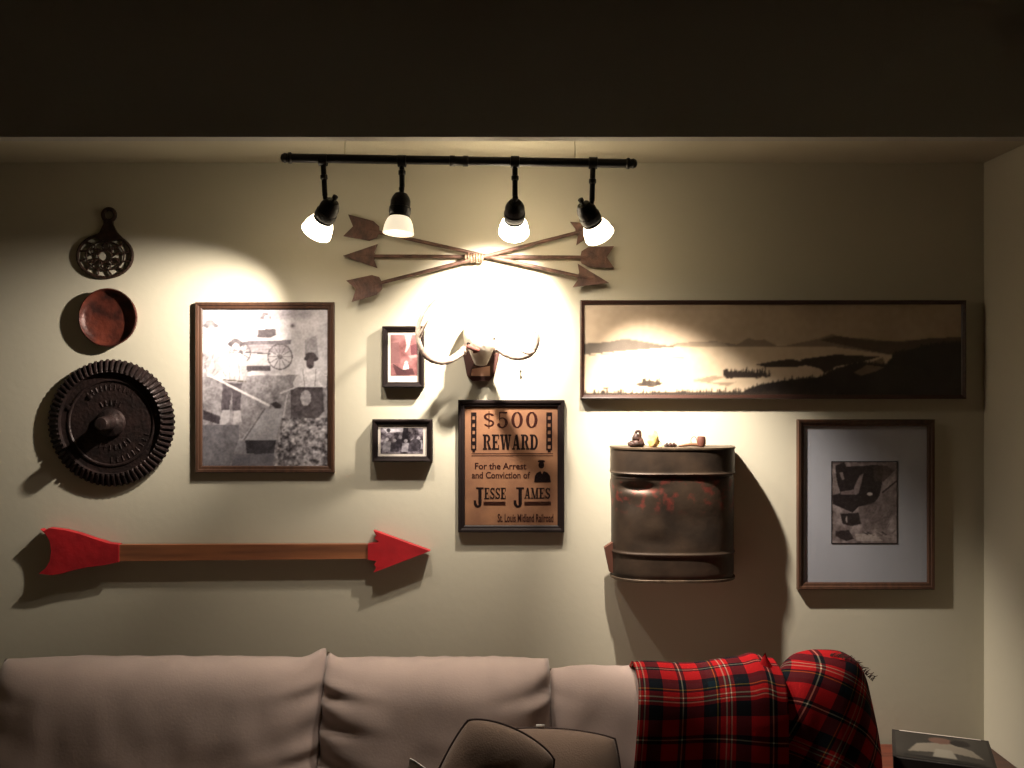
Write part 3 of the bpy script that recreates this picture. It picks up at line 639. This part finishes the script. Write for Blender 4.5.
text('For the Arrest', PX(165), PX(412), PZ(355), PZ(387), M['inkred'], .018, t, Y-.0006)
text('and Conviction of', PX(150), PX(430), PZ(398), PZ(430), M['inkred'], .018, t, Y-.0006)
text('St. Louis Midland Railroad', PX(274), PX(542), PZ(598), PZ(638), M['inkred'], .022, t, Y-.0006)
pm = MB()
def pel(cx_, cy_, rx, ry): pm.add([(PX(cx_+math.cos(k*PI/10)*rx), Y-.0006-.00002*len(pm.f), PZ(cy_+math.sin(k*PI/10)*ry)) for k in range(20)], [tuple(range(20))])
pel(484, 366, 14, 16); pm.add([(PX(a_), Y-.0006, PZ(b_)) for a_, b_ in ((450, 448), (452, 420), (462, 404), (480, 394), (488, 410), (496, 394), (514, 402), (526, 418), (530, 448))], [tuple(range(9))]); pel(484, 348, 18, 6)
pm.build('printed_portrait', M['ink'], t, smooth=False)

# ------------------------------------------------------------------ skull mount
sk = empty('skull_mount', P(481, 350, 0), 'white deer skull with curving pale antlers on a small dark wooden plaque', 'skull mount')
q = lambda x, y, L=.02: (P(x, y, L).x, P(x, y, L).z)
MB().slab([q(468, 338), q(494, 338), q(500, 350), q(494, 376), q(489, 381), q(472, 381), q(467, 376), q(462, 350)], -.001, -.018).build('plaque', M['plaque'], sk, smooth=False)
MB().slab([q(472, 369), q(490, 366), q(490, 376), q(471, 376)], -.018, -.020).build('plaque_label', mat('tan_plate', (190, 150, 130), .5), sk, smooth=False)
# skull : loft of ellipses along its length, brow up by the wall, muzzle down and forward
secs = [((481, 311), .035, .012, .012), ((481, 315), .045, .034, .026), ((481, 323), .060, .048, .040), ((481, 334), .075, .053, .044), ((481, 344), .083, .046, .036),
        ((481, 351), .082, .034, .028), ((481, 356), .078, .028, .022), ((481, 361), .074, .022, .016), ((481, 365), .070, .016, .010)]
vv = []; NN = 24
for (pp, L, rx, ry) in secs:
    cc = P(pp[0], pp[1], L)
    for k in range(NN):
        th = 2*PI*k/NN; e = 1+.06*math.cos(4*th)
        vv.append(cc+Vector((math.cos(th)*rx*e, -math.sin(th)*ry, .006*math.sin(th))))
ff = [(j*NN+k, j*NN+(k+1) % NN, (j+1)*NN+(k+1) % NN, (j+1)*NN+k) for j in range(len(secs)-1) for k in range(NN)]
ff += [tuple(range(NN-1, -1, -1)), tuple((len(secs)-1)*NN+k for k in range(NN))]
MB().add(vv, ff).build('skull', M['bone'], sk, angle=180, sub=1)
for s_ in (-1, 1):
    p = P(481+s_*12.5, 338 if s_ > 0 else 344, .100)
    MB().lathe([(.001, .002), (.004, .0015), (.007, 0), (.008, -.003), (.0085, -.01)], p, (s_*.55, -.8, .1), 16).build('eye_socket', M['black'], sk)
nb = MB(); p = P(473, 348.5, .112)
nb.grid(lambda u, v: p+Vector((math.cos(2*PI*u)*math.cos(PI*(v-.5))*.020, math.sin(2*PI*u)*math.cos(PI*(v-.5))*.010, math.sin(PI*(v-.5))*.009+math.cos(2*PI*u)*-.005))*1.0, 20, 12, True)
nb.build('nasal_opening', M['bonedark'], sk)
def spline(pts, n=8):
    pts = [Vector(p) for p in pts]; out = []
    ext = [pts[0]*2-pts[1]]+pts+[pts[-1]*2-pts[-2]]
    for i in range(1, len(ext)-2):
        for k in range(n):
            u = k/n; a0, a1, a2, a3 = ext[i-1], ext[i], ext[i+1], ext[i+2]
            out.append(.5*((2*a1)+(a2-a0)*u+(2*a0-5*a1+4*a2-a3)*u*u+(3*a1-a0-3*a2+a3)*u**3))
    out.append(pts[-1]); return out
def taper(n, r0, r1): return [(r0+(r1-r0)*(k/(n-1))**1.3)*(1+.06*math.sin(k*2.1)) for k in range(n)]
la = spline([P(470, 342, .07), P(462, 352, .085), P(450, 360, .11), (P(438, 361.5, .13)), P(426, 356, .15), P(419, 343, .165), P(418, 328, .17), P(424, 312, .165), P(434, 300, .155), P(448, 291, .14)])
lb = MB().tube(la, taper(len(la), .0112, .0035), 12).lathe([(.010, -.004), (.014, 0), (.010, .004)], P(463, 351, .085), (P(450, 360, .11)-P(463, 351, .085)), 14)
tn = spline([P(419, 337, .168), P(423, 329, .18), P(428.5, 320, .19)]); lb.tube(tn, taper(len(tn), .006, .0015), 10)
lb.build('antler', M['antler'], sk)
ra = spline([P(491, 342, .07), P(499, 349, .085), P(508, 355, .11), P(518, 357.5, .13), P(529, 355, .145), P(535.5, 348, .155), P(538, 338, .16), P(535.5, 331, .16), P(529, 327.5, .155)])
rb = MB().tube(ra, taper(len(ra), .0112, .0035), 12).lathe([(.010, -.004), (.014, 0), (.010, .004)], P(498, 349, .085), (P(508, 355, .11)-P(498, 349, .085)), 14)
tn = spline([P(535, 351, .152), P(528, 353.5, .165), P(520, 351, .175)]); rb.tube(tn, taper(len(tn), .006, .0015), 10)
rb.build('antler', M['antler'], sk)
pn = P(520.5, 372, .001); tag(MB().lathe([(.0015, 0), (.0015, .012), (.004, .012), (.003, .014)], pn, (0, -1, .2), 10, True, True).build('nail', M['black']), 'small dark bare nail in the wall above the reward poster', 'nail')

# ------------------------------------------------------------------ tank
TD = .130
pc = P(672, 512, .03); TX0 = P(610.5, 0, .03).x; TX1 = P(733.5, 0, .03).x; TZ1 = P(0, 446.5, .06).z; TZ0 = P(0, 580.5, .09).z
tank = empty('metal_tank', (pc.x, 0, (TZ0+TZ1)/2), 'dull brown galvanised metal tank with faded red markings hung on the wall', 'metal tank')
hw = (TX1-TX0)/2; TC = (TX0+TX1)/2
def tank_out(u, inset=0):
    "outline seen from above, u 0..1 around"
    n = 3.2; t_ = 2*PI*u; cx_ = math.cos(t_); sy = math.sin(t_)
    x = math.copysign(abs(cx_)**(2/n), cx_)*(hw-inset); yy = math.copysign(abs(sy)**(2/(2.2 if sy > 0 else 8)), sy)
    y = -(.034 + (yy*(TD-.034-inset) if yy > 0 else yy*(.03-inset)))
    return x, y
def tank_body(u, v):
    z = TZ0+.004+(TZ1-TZ0-.008)*v; zz = (z-TZ0)/(TZ1-TZ0)
    ins = .0 if zz > .80 else .0025
    for c0 in (.205, .80): ins += -.0035*math.exp(-((zz-c0)/.010)**2)
    if abs(zz-.785) < .012: ins += .003
    ins += .002*math.exp(-((zz-.02)/.02)**2)
    x, y = tank_out(u, ins)
    # dents
    for (dx, dz, sx_, sz_, am) in ((-.115, .70, .045, .035, .014), (-.13, .60, .03, .08, .005), (.05, .45, .08, .12, .004), (-.06, .3, .06, .06, .003)):
        if y < -.05: y += am*math.exp(-((x-dx)/sx_)**2-((zz-dz)/sz_)**2)
    return Vector((TC+x, y, z))
MB().grid(lambda u, v: tank_body(u, v), 160, 150, True).build('tank_body', M['tankm'], tank, angle=60)
def cap(z, h, ov, nm):
    mb = MB(); n = 120
    vv = []
    for (ins, zz) in ((ov+.012, z+h*.75), (-ov+.001, z+h), (-ov, z+h*.9), (-ov, z+h*.1), (-ov+.001, z), (ov+.008, z+.0)):
        for k in range(n):
            x, y = tank_out(k/n, ins); vv.append((TC+x, y, zz))
    ff = [(j*n+k, j*n+(k+1) % n, (j+1)*n+(k+1) % n, (j+1)*n+k) for j in range(5) for k in range(n)]+[tuple(range(n)), tuple(5*n+k for k in range(n))]
    mb.add(vv, ff); return mb.build(nm, M['tankrim'], tank)
cap(TZ1-.006, .006, .002, 'top_rim'); cap(TZ0, .008, .001, 'bottom_rim')
mb = MB(); q = lambda x, y, L=.04: (P(x, y, L).x, P(x, y, L).z)
mb.slab([q(613, 541), q(604, 547), q(605, 552), q(609, 571), q(613, 572)], -.03, -.055); mb.build('side_bracket', M['orange'], tank, smooth=False)

# trinkets on the tank (all rest on its lid)
tz = TZ1 - .001
def T(px, L=.055): return P(px, 440, L).x
def dz(n): return n*(D-.055)/F
x = T(637)
def rock(u, v, c0, r, s, seed):
    th = 2*PI*u; ph = PI*(v-.5); d = Vector((math.cos(ph)*math.cos(th), math.cos(ph)*math.sin(th), math.sin(ph)))
    k = 1+.28*mnoise.noise(d*1.8+Vector((seed, 0, 0))); return Vector(c0)+Vector((d.x*s[0], d.y*s[1], d.z*s[2]))*k*r
x = T(637); tri = MB()
for (dx, dz_, sz_, sd) in ((-.004, .010, (.020, .016, .011), 1), (-.014, .008, (.014, .012, .009), 7), (-.002, .026, (.013, .011, .013), 12), (.010, .012, (.010, .010, .014), 21)):
    tri.grid(lambda u, v: rock(u, v, (x+dx, -.06, tz+dz_), 1, sz_, sd), 18, 12, True)
tri.tube(spline([(x-.006, -.058, tz+.034), (x-.001, -.058, tz+.046), (x+.008, -.058, tz+.044), (x+.010, -.058, tz+.026), (x+.020, -.058, tz+.004)]), .0045, 8)
tag(tri.build('rusty_trinket', M['figure']), 'small rusty brown trinket with curled top at left end of the tank lid', 'trinket')
x = T(654)
tag(MB().grid(lambda u, v: rock(u, v, (x-.004, -.06, tz+.021), 1, (.018, .015, .027), 3), 24, 16, True).add([(x+.002, -.05, tz+.012), (x+.028, -.05, tz+.001), (x+.026, -.07, tz+.001), (x, -.07, tz+.001), (x+.006, -.055, tz+.028), (x+.020, -.06, tz+.014)], [(0, 1, 2, 3), (0, 4, 5, 1), (3, 2, 5, 4), (0, 3, 4), (1, 5, 2)]).build('yellow_stone', M['cream']), 'small pale yellow jagged stone beside the rusty trinket on the tank', 'stone')
x = T(671)
kn = MB().tube([(x-.020, -.06, tz+.004), (x+.016, -.06, tz+.004)], .004, 8)
for dx in (-.012, -.002, .008): kn.lathe([(.003, -.004), (.0065, -.002), (.0065, .002), (.003, .004)], (x+dx, -.06, tz+.0065), (1, 0, .1), 10, True, True)
tag(kn.build('iron_scrap', M['figure']), 'small dark knobbly iron piece lying mid lid on the tank', 'iron piece')
x = T(701)
tp = empty('tobacco_pipe', (x, -.06, tz), 'brown tobacco pipe with upright bowl at right end of the tank lid', 'pipe')
MB().lathe([(.004, 0), (.011, .002), (.0135, .010), (.013, .022), (.0115, .030), (.009, .031), (.008, .022), (.001, .012)], (x, -.06, tz), (0, 0, 1), 20, True).build('bowl', M['briar'], tp)
st = spline([(x-.008, -.06, tz+.006), (x-.030, -.06, tz+.007), (x-.055, -.062, tz+.004), (x-.068, -.062, tz+.003)]); MB().tube(st, taper(len(st), .0055, .0028), 10).build('stem', M['stem'], tp)
wr = spline([(x-.026, -.055, tz+.002), (x-.030, -.055, tz+.020), (x-.022, -.055, tz+.030), (x-.014, -.055, tz+.024), (x-.010, -.055, tz+.002)]); tag(MB().tube(wr, .0009, 6).build('wire_loop', M['black']), 'thin bent wire loop standing behind the tobacco pipe stem', 'wire')

# ------------------------------------------------------------------ big wooden arrow
wa = empty('wooden_arrow', P(240, 552, .0), 'long horizontal wooden arrow with red head and red tail fin', 'wooden arrow')
q = lambda x, y: (P(x, y, .028).x, P(x, y, .028).z)
MB().slab([q(112, 545), q(372, 544.3), q(372, 558.8), q(112, 561.5)], -.006, -.026).build('plank_shaft', M['plank'], wa, smooth=False)
MB().slab([q(430, 551), q(373.5, 530.5), q(376.5, 535.5), q(374.5, 538), q(379, 542), q(368, 544), q(368, 559.5), q(377, 561), q(374, 564.5), q(376.5, 567), q(373.5, 572.5)], -.005, -.031).build('arrowhead', M['red'], wa, smooth=False)
MB().slab([q(40.5, 529), q(44, 531), q(49, 528), q(65, 530), q(79, 533.5), q(95, 539), q(109, 543.3), q(119, 544.3), q(119, 562), q(104, 565.2), q(88, 567), q(74, 570), q(62, 573.5), q(52, 575), q(39, 573.5), q(46, 568), q(50, 561), q(51.5, 551), q(50, 541), q(46, 534)], -.005, -.031).build('fletching', M['red'], wa, smooth=False)

# ------------------------------------------------------------------ sofa and cushions
def PL(px, L): return P(px, 0, L).x
SX0, SX1 = -1.52, .985
sofa = empty('sofa', ((SX0+SX1)/2, -.5, 0), 'long taupe suede sofa standing against the back wall', 'sofa')
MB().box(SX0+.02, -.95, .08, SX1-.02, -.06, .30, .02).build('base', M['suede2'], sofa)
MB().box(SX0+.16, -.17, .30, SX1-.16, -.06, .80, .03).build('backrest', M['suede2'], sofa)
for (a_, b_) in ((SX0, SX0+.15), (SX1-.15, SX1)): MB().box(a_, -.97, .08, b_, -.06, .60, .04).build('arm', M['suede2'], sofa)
for k in range(3): w3 = (SX1-SX0-.3)/3; MB().box(SX0+.15+w3*k+.003, -.93, .30, SX0+.15+w3*(k+1)-.003, -.27, .45, .03).build('seat_cushion', M['suede'], sofa)
for xx in (SX0+.08, SX1-.08):
    for yy in (-.9, -.14): MB().lathe([(.02, 0), (.03, .08)], (xx, yy, 0), (0, 0, 1), 12, True, True).build('foot', M['table'], sofa)
def cushion(x0, x1, z0, z1, y0, th, seed, ear=(0, 0), pl=(1, 1), nu=90, nv=60, sag=.010):
    "puffy back cushion: a closed pillow, front towards the room"
    cx_, cz_ = (x0+x1)/2, (z0+z1)/2; hx, hz = (x1-x0)/2, (z1-z0)/2
    def pt(u, v, side):
        a_ = 2*u-1; b_ = 2*v-1
        # square grid pushed to rounded border
        ex = (1-abs(a_)**7)**.45 if abs(a_) < 1 else 0; ez = (1-abs(b_)**7)**.45 if abs(b_) < 1 else 0
        t_ = th/2*ex*ez
        x = cx_+a_*hx*(1-.022*abs(b_)**6); z = cz_+b_*hz*(1-.03*abs(a_)**6)
        if b_ > 0: z += -sag*(1-a_*a_)*b_**4*.3 + b_**6*(ear[0]*math.exp(-((a_+1)/.09)**2)+ear[1]*math.exp(-((a_-1)/.09)**2))
        z += b_**8*.004*mnoise.noise(Vector((a_*9, seed, 0))) if b_ > 0 else 0
        for s_, amt in ((-1, pl[0]), (1, pl[1])):
            dd = (1-a_*s_)*hx
            t_ += amt*.017*math.exp(-dd/.05)*math.sin(b_*hz*85+3*mnoise.noise(Vector((b_*4, seed, s_)))+dd*20)*ex**.5*ez
            t_ -= amt*.012*math.exp(-dd/.03)*ez*ex
        t_ += (.010*mnoise.noise(Vector((x*5, z*6, seed)))+.005*mnoise.noise(Vector((x*14, z*10, seed))))*ex*ez
        return Vector((x, y0-side*t_-(z1-z)*.33+.06, z))
    mb = MB(); mb.grid(lambda u, v: pt(u, v, 1), nu, nv); n0 = len(mb.v)
    mb.grid(lambda u, v: pt(u, v, -1), nu, nv)
    mb.welded = True
    return mb
def bc(x0, x1, z0, z1, y0, th, seed, label, **k):
    x0 -= .006; x1 += .006; mb = cushion(x0, x1, z0, z1, y0, th, seed, **k)
    o = mb.build('back_cushion', M['suede'], angle=180)
    bm = bmesh.new(); bm.from_mesh(o.data); bmesh.ops.remove_doubles(bm, verts=bm.verts, dist=.0008); bmesh.ops.recalc_face_normals(bm, faces=bm.faces); bm.to_mesh(o.data); bm.free()
    pts = []
    for k2 in range(0, 41): pts.append((x0+(x1-x0)*k2/40, 0))
    return tag(o, label, 'cushion')
LC = .36
zt = lambda py: CZ-(py-384)/F*(D-LC)
bc(PL(-8, LC), PL(322.5, LC), .455, zt(663), -LC, .20, 1.3, 'wide taupe suede back cushion at the far left end of the sofa', ear=(.0, .028), pl=(.3, .7), nu=140)
bc(PL(322.5, LC), PL(549.5, LC), .455, zt(664), -LC, .21, 5.1, 'taupe suede back cushion in the middle behind the brown pillows', ear=(.022, .006), pl=(1.3, 1.1))
bc(PL(550, LC), PL(778, LC), .455, zt(674), -LC+.015, .17, 9.4, 'taupe suede back cushion partly covered by the plaid throw', ear=(.0, 0), pl=(.2, .2))

# throw pillows
def pillow(name, corner_px, L0, th, rot, label, m, sz, tilt, seed, tagp=False, rnd=0):
    "sz half size; centre given by pixel"
    mb = MB(); nu = 44
    cpt = P(corner_px[0], corner_px[1], L0); Rm = Matrix.Rotation(rot, 4, 'Y'); Tm = Matrix.Rotation(tilt[0], 4, 'X') @ Matrix.Rotation(tilt[1], 4, 'Z')
    def loc(a_, b_, side):
        k = 1-.10*(1-abs(a_)**2)*abs(b_)**3; k2 = 1-.10*(1-abs(b_)**2)*abs(a_)**3
        if rnd: k = k2 = 1-rnd*a_*a_*b_*b_
        ex = max(0, 1-abs(a_)**3.0)**.6*max(0, 1-abs(b_)**3.0)**.6
        t_ = th*ex*(1+.08*mnoise.noise(Vector((a_*1.7, b_*1.7, seed))))+.0012*mnoise.noise(Vector((a_*6, b_*6, seed)))*ex
        v = Vector((a_*sz[0]*k2, -side*t_, b_*sz[1]*k)); return cpt + (Tm @ Rm @ v)
    for s_ in (1, -1): mb.grid(lambda u, v: loc(2*u-1, 2*v-1, s_), nu, nu)
    e = empty(name, cpt, label, 'pillow')
    o = mb.build('pillow_cover', m, e, angle=180)
    bm = bmesh.new(); bm.from_mesh(o.data); bmesh.ops.remove_doubles(bm, verts=bm.verts, dist=.0006); bmesh.ops.recalc_face_normals(bm, faces=bm.faces); bm.to_mesh(o.data); bm.free()
    ring = [(-1+2*k/20, 1) for k in range(20)]+[(1, 1-2*k/20) for k in range(20)]+[(1-2*k/20, -1) for k in range(20)]+[(-1, -1+2*k/20) for k in range(21)]
    MB().tube([loc(a_, b_, 0) for a_, b_ in ring], .0032, 8, cap=False).build('piping', M['piping'], e)
    if tagp:
        c0 = loc(-.1, 1.0, 0); w_ = Tm @ Rm @ Vector((1, 0, 0)); h_ = Vector((0, -.25, 1))
        MB().add([c0-w_*.011-h_*.006, c0+w_*.011-h_*.006, c0+w_*.011+h_*.010, c0-w_*.011+h_*.010], [(0, 1, 2, 3)]).build('fabric_tag', M['tag'], e, solid=.0015)
    return e
pillow('throw_pillow', (545, 812), .60, .075, math.radians(3), 'brown throw pillow with dark piping and a white tag, right of the other', M['pillow'], (.185, .19), (math.radians(-28), math.radians(-8)), 4.4, True, .10)
pillow('throw_pillow', (484, 806), .76, .055, math.radians(24), 'brown throw pillow with dark piping tipped up in front at sofa centre', M['pillow'], (.125, .175), (math.radians(-14), math.radians(8)), 2.2, False, .14)
c0 = P(424, 785, .86)
tag(MB().grid(lambda u, v: c0+Vector(((u-.5)*.085+.012*v, .01*math.sin(v*4)+.012*math.cos(u*5), (v-.5)*.075+(.5-u)*.035)), 10, 10).build('paper_sheet', M['tag'], solid=.002), 'small white paper corner standing left of the brown pillows', 'paper')

# ------------------------------------------------------------------ plaid throw
pt_ = empty('plaid_throw', P(755, 700, .45), 'red tartan wool throw draped and bunched over the right end of the sofa', 'throw blanket')
def drape(nu=70, nv=80):
    xl = PL(633, .36); xr = PL(778, .42); fr = -.505; top = zt(668)-.016
    path = [(-.23, .80), (-.265, .93), (-.29, top+.000), (-.33, top+.020), (-.40, top+.018), (-.46, top-.002), (-.492, top-.05), (-.512, .80), (-.515, .65), (-.52, .52), (-.56, .462), (-.70, .456)]
    sp = spline([(0, a_, b_) for a_, b_ in path], 10); ln = [0]
    for k in range(1, len(sp)): ln.append(ln[-1]+(sp[k]-sp[k-1]).length)
    vv = []; uv = []
    for j in range(nv):
        s = ln[-1]*j/(nv-1); k = max(i for i in range(len(ln)) if ln[i] <= s+1e-9); k = min(k, len(ln)-2); f = (s-ln[k])/(ln[k+1]-ln[k]); p = sp[k].lerp(sp[k+1], f)
        for i in range(nu):
            u = i/(nu-1); x = xl+(xr-xl)*u
            z = p.z+(.022*u*u if p.z > .85 else 0)+.006*math.sin(u*9+s*3)*(1 if p.z > .9 else .3)+.010*math.exp(-((u-.86)/.06)**2)*(p.z > .9)
            y = p.y-.010*math.sin(u*8+s*2)-.018*u*u
            vv.append((x+(p.z-.96)*.10*(1-u*.6), y, z)); uv.append(((x-xl)/.218+.02, s/.20+.12))
    ff = [(j*nu+i, j*nu+i+1, (j+1)*nu+i+1, (j+1)*nu+i) for j in range(nv-1) for i in range(nu-1)]
    MB().add(vv, ff).build('draped_panel', M['plaid'], pt_, angle=180, uv=uv, solid=.006)
drape()
def bunch():
    nu, nv = 90, 70; cx_ = PL(822, .45); vv = []; uv = []
    z0 = .60; z1 = CZ-(658-384)/F*(D-.42)
    for j in range(nv):
        v = j/(nv-1); ph = v*PI/2
        for i in range(nu):
            th = 2*PI*i/nu; ca, sa = math.cos(th), math.sin(th)
            r = math.cos(ph)**.38 if v < 1 else 0
            fold = 1+.05*math.sin(th*5+v*4)*(1-v)+.05*mnoise.noise(Vector((ca*2, sa*2, v*3)))
            hx = .148+.008*math.sin(v*5); x = cx_+ca*hx*r*fold+(.0+.012*v)
            y = -.40-sa*.15*r*fold
            top = z1 + .026*max(-1, min(1, (x-cx_)/.15)) - .012*((x-cx_)/.15)**2*2
            z = z0+(top-z0)*math.sin(ph)**.85+.006*mnoise.noise(Vector((x*14, y*14, 3)))
            vv.append((x, y, z)); ur = math.radians(28); U = x-cx_; V = z+(y+.4)*.6
            uv.append(((U*math.cos(ur)-V*math.sin(ur))/.215+.75+(y+.4)*.8, (U*math.sin(ur)+V*math.cos(ur))/.215+.1))
    ff = [(j*nu+i, j*nu+(i+1) % nu, (j+1)*nu+(i+1) % nu, (j+1)*nu+i) for j in range(nv-1) for i in range(nu)]
    MB().add(vv, ff).build('bunched_fold', M['plaid'], pt_, angle=180, uv=uv)
    fr = MB()
    for k in range(46):
        px = 824+k*.95+prn(-1, 1); py = 655+((px-824)/42)**1.9*24; px += 5
        c1 = P(px, py+1, .42+prn(-.02, .03)); d = Vector((prn(.1, 1), prn(-.6, .4), prn(.2, 1))).normalized()*prn(.010, .022)
        fr.tube([c1, c1+d*.5+Vector((0, 0, .002)), c1+d+Vector((.003, 0, -.003))], [.0016, .0012, .0006], 5)
    tag(fr.build('fringe', mat('dark_wool_fringe', (40, 36, 32), .9, col2=(70, 34, 30), scale=80), pt_), 'dark frayed fringe along the bunched edge')
    pk = P(764, 668, .43); mb = MB().grid(lambda u, v: pk+Vector((math.cos(2*PI*u)*(.030*(1-v)**1.4+.004)+.004*math.sin(6*u*PI)*(1-v), math.sin(2*PI*u)*(.020*(1-v)+.003), -.012+.046*v+.006*math.cos(2*PI*u)*v)), 24, 10, True)
    mb.build('fold_peak', M['plaid'], pt_, angle=180, uv=[(.40+(v[0]-.6)*.3, .40) for v in mb.v])
bunch()

# ------------------------------------------------------------------ end table and box
TT = CZ-(745-384)/F*(D-.03)
tb = empty('end_table', (1.205, -.32, 0), 'red brown wooden end table in the corner right of the sofa', 'table')
MB().box(1.000, -.60, TT-.025, XR-.006, -.02, TT, .004).build('table_top', M['table'], tb)
MB().box(1.03, -.57, TT-.10, XR-.03, -.05, TT-.025).build('apron', M['table'], tb, smooth=False)
for xx in (1.03, XR-.07):
    for yy in (-.57, -.09): MB().box(xx, yy, 0, xx+.04, yy+.04, TT-.10).build('leg', M['table'], tb, smooth=False)
bz = CZ-(729-384)/F*(D-.14)
BX0 = P(892, 0, .14).x; BX1 = BX0+.25
bx = empty('picture_box', ((BX0+BX1)/2, -.25, TT), 'dark cardboard box with a printed picture on its lid on the end table', 'box')
MB().box(BX0+.003, -.352, TT, BX1-.003, -.142, bz-.035).build('box_base', M['box'], bx, smooth=False)
MB().box(BX0, -.355, bz-.037, BX1, -.139, bz, .002).build('lid', M['box'], bx, smooth=False)
MB().box(BX0+.02, -.146, bz, BX1-.02, -.142, bz+.0006).build('lid_stripe', M['white'], bx, smooth=False)
c = Canvas(0, 0, 94, 40, 1.2, (50, 46, 42)); c.noise(14, 14, seed=50); c.poly([(12, 30), (22, 16), (40, 12), (60, 12), (76, 18), (86, 30), (60, 26), (40, 27)], (120, 112, 100)); c.ell(46, 8, 12, 5, (96, 70, 60)); c.ell(66, 9, 10, 5, (28, 24, 24)); c.poly([(40, 22), (56, 22), (60, 34), (36, 34)], (136, 130, 118)); c.line(10, 36, 84, 38, 3, (20, 18, 18)); c.blur()
bx.rotation_euler.z = 0
h, w_ = c.h, c.w; a = np.clip(c.a, 0, 255)/255; lin = ((a+.055)/1.055)**2.4; base = Vector(bx['org'])
vv = [(BX0+.008+(BX1-BX0-.016)*i/(w_-1)-base.x, -.155-.19*j/(h-1)-base.y, bz+.0008-base.z) for j in range(h) for i in range(w_)]
me = bpy.data.meshes.new('lid_picture'); me.from_pydata(vv, [], [(j*w_+i, (j+1)*w_+i, (j+1)*w_+i+1, j*w_+i+1) for j in range(h-1) for i in range(w_-1)])
at = me.color_attributes.new('Ink', 'FLOAT_COLOR', 'POINT'); at.data.foreach_set('color', np.concatenate([lin, np.ones((h, w_, 1))], -1).reshape(-1).astype(np.float32))
me.materials.append(M['prnt']); o = bpy.data.objects.new('lid_picture', me); C.objects.link(o); o.parent = bx
far = Vector((BX0, -.139, 0)); Rz = Matrix.Rotation(math.radians(-21), 4, 'Z'); bl = Vector(bx['org'])
bx.location = far + Rz @ (Vector((bl.x, bl.y, 0)) - far) + Vector((0, 0, bl.z)); bx.rotation_euler.z = math.radians(-21)

# bookkeeping: drop the helper property, seat every part under its thing
for o in bpy.data.objects:
    if o.parent:
        par = o.parent
        if par.type == 'MESH' and par.parent: pass
for o in bpy.data.objects:
    if 'org' in o: del o['org']
for o in bpy.data.objects:
    if o.parent is None:
        if o.name.startswith('back_cushion'): o['group'] = 'back cushions on the sofa'
        if o.name.startswith('throw_pillow'): o['group'] = 'brown throw pillows on the sofa'
        if o.name.startswith('small_framed_photograph'): o['group'] = 'tiny black framed photos beside the skull mount'
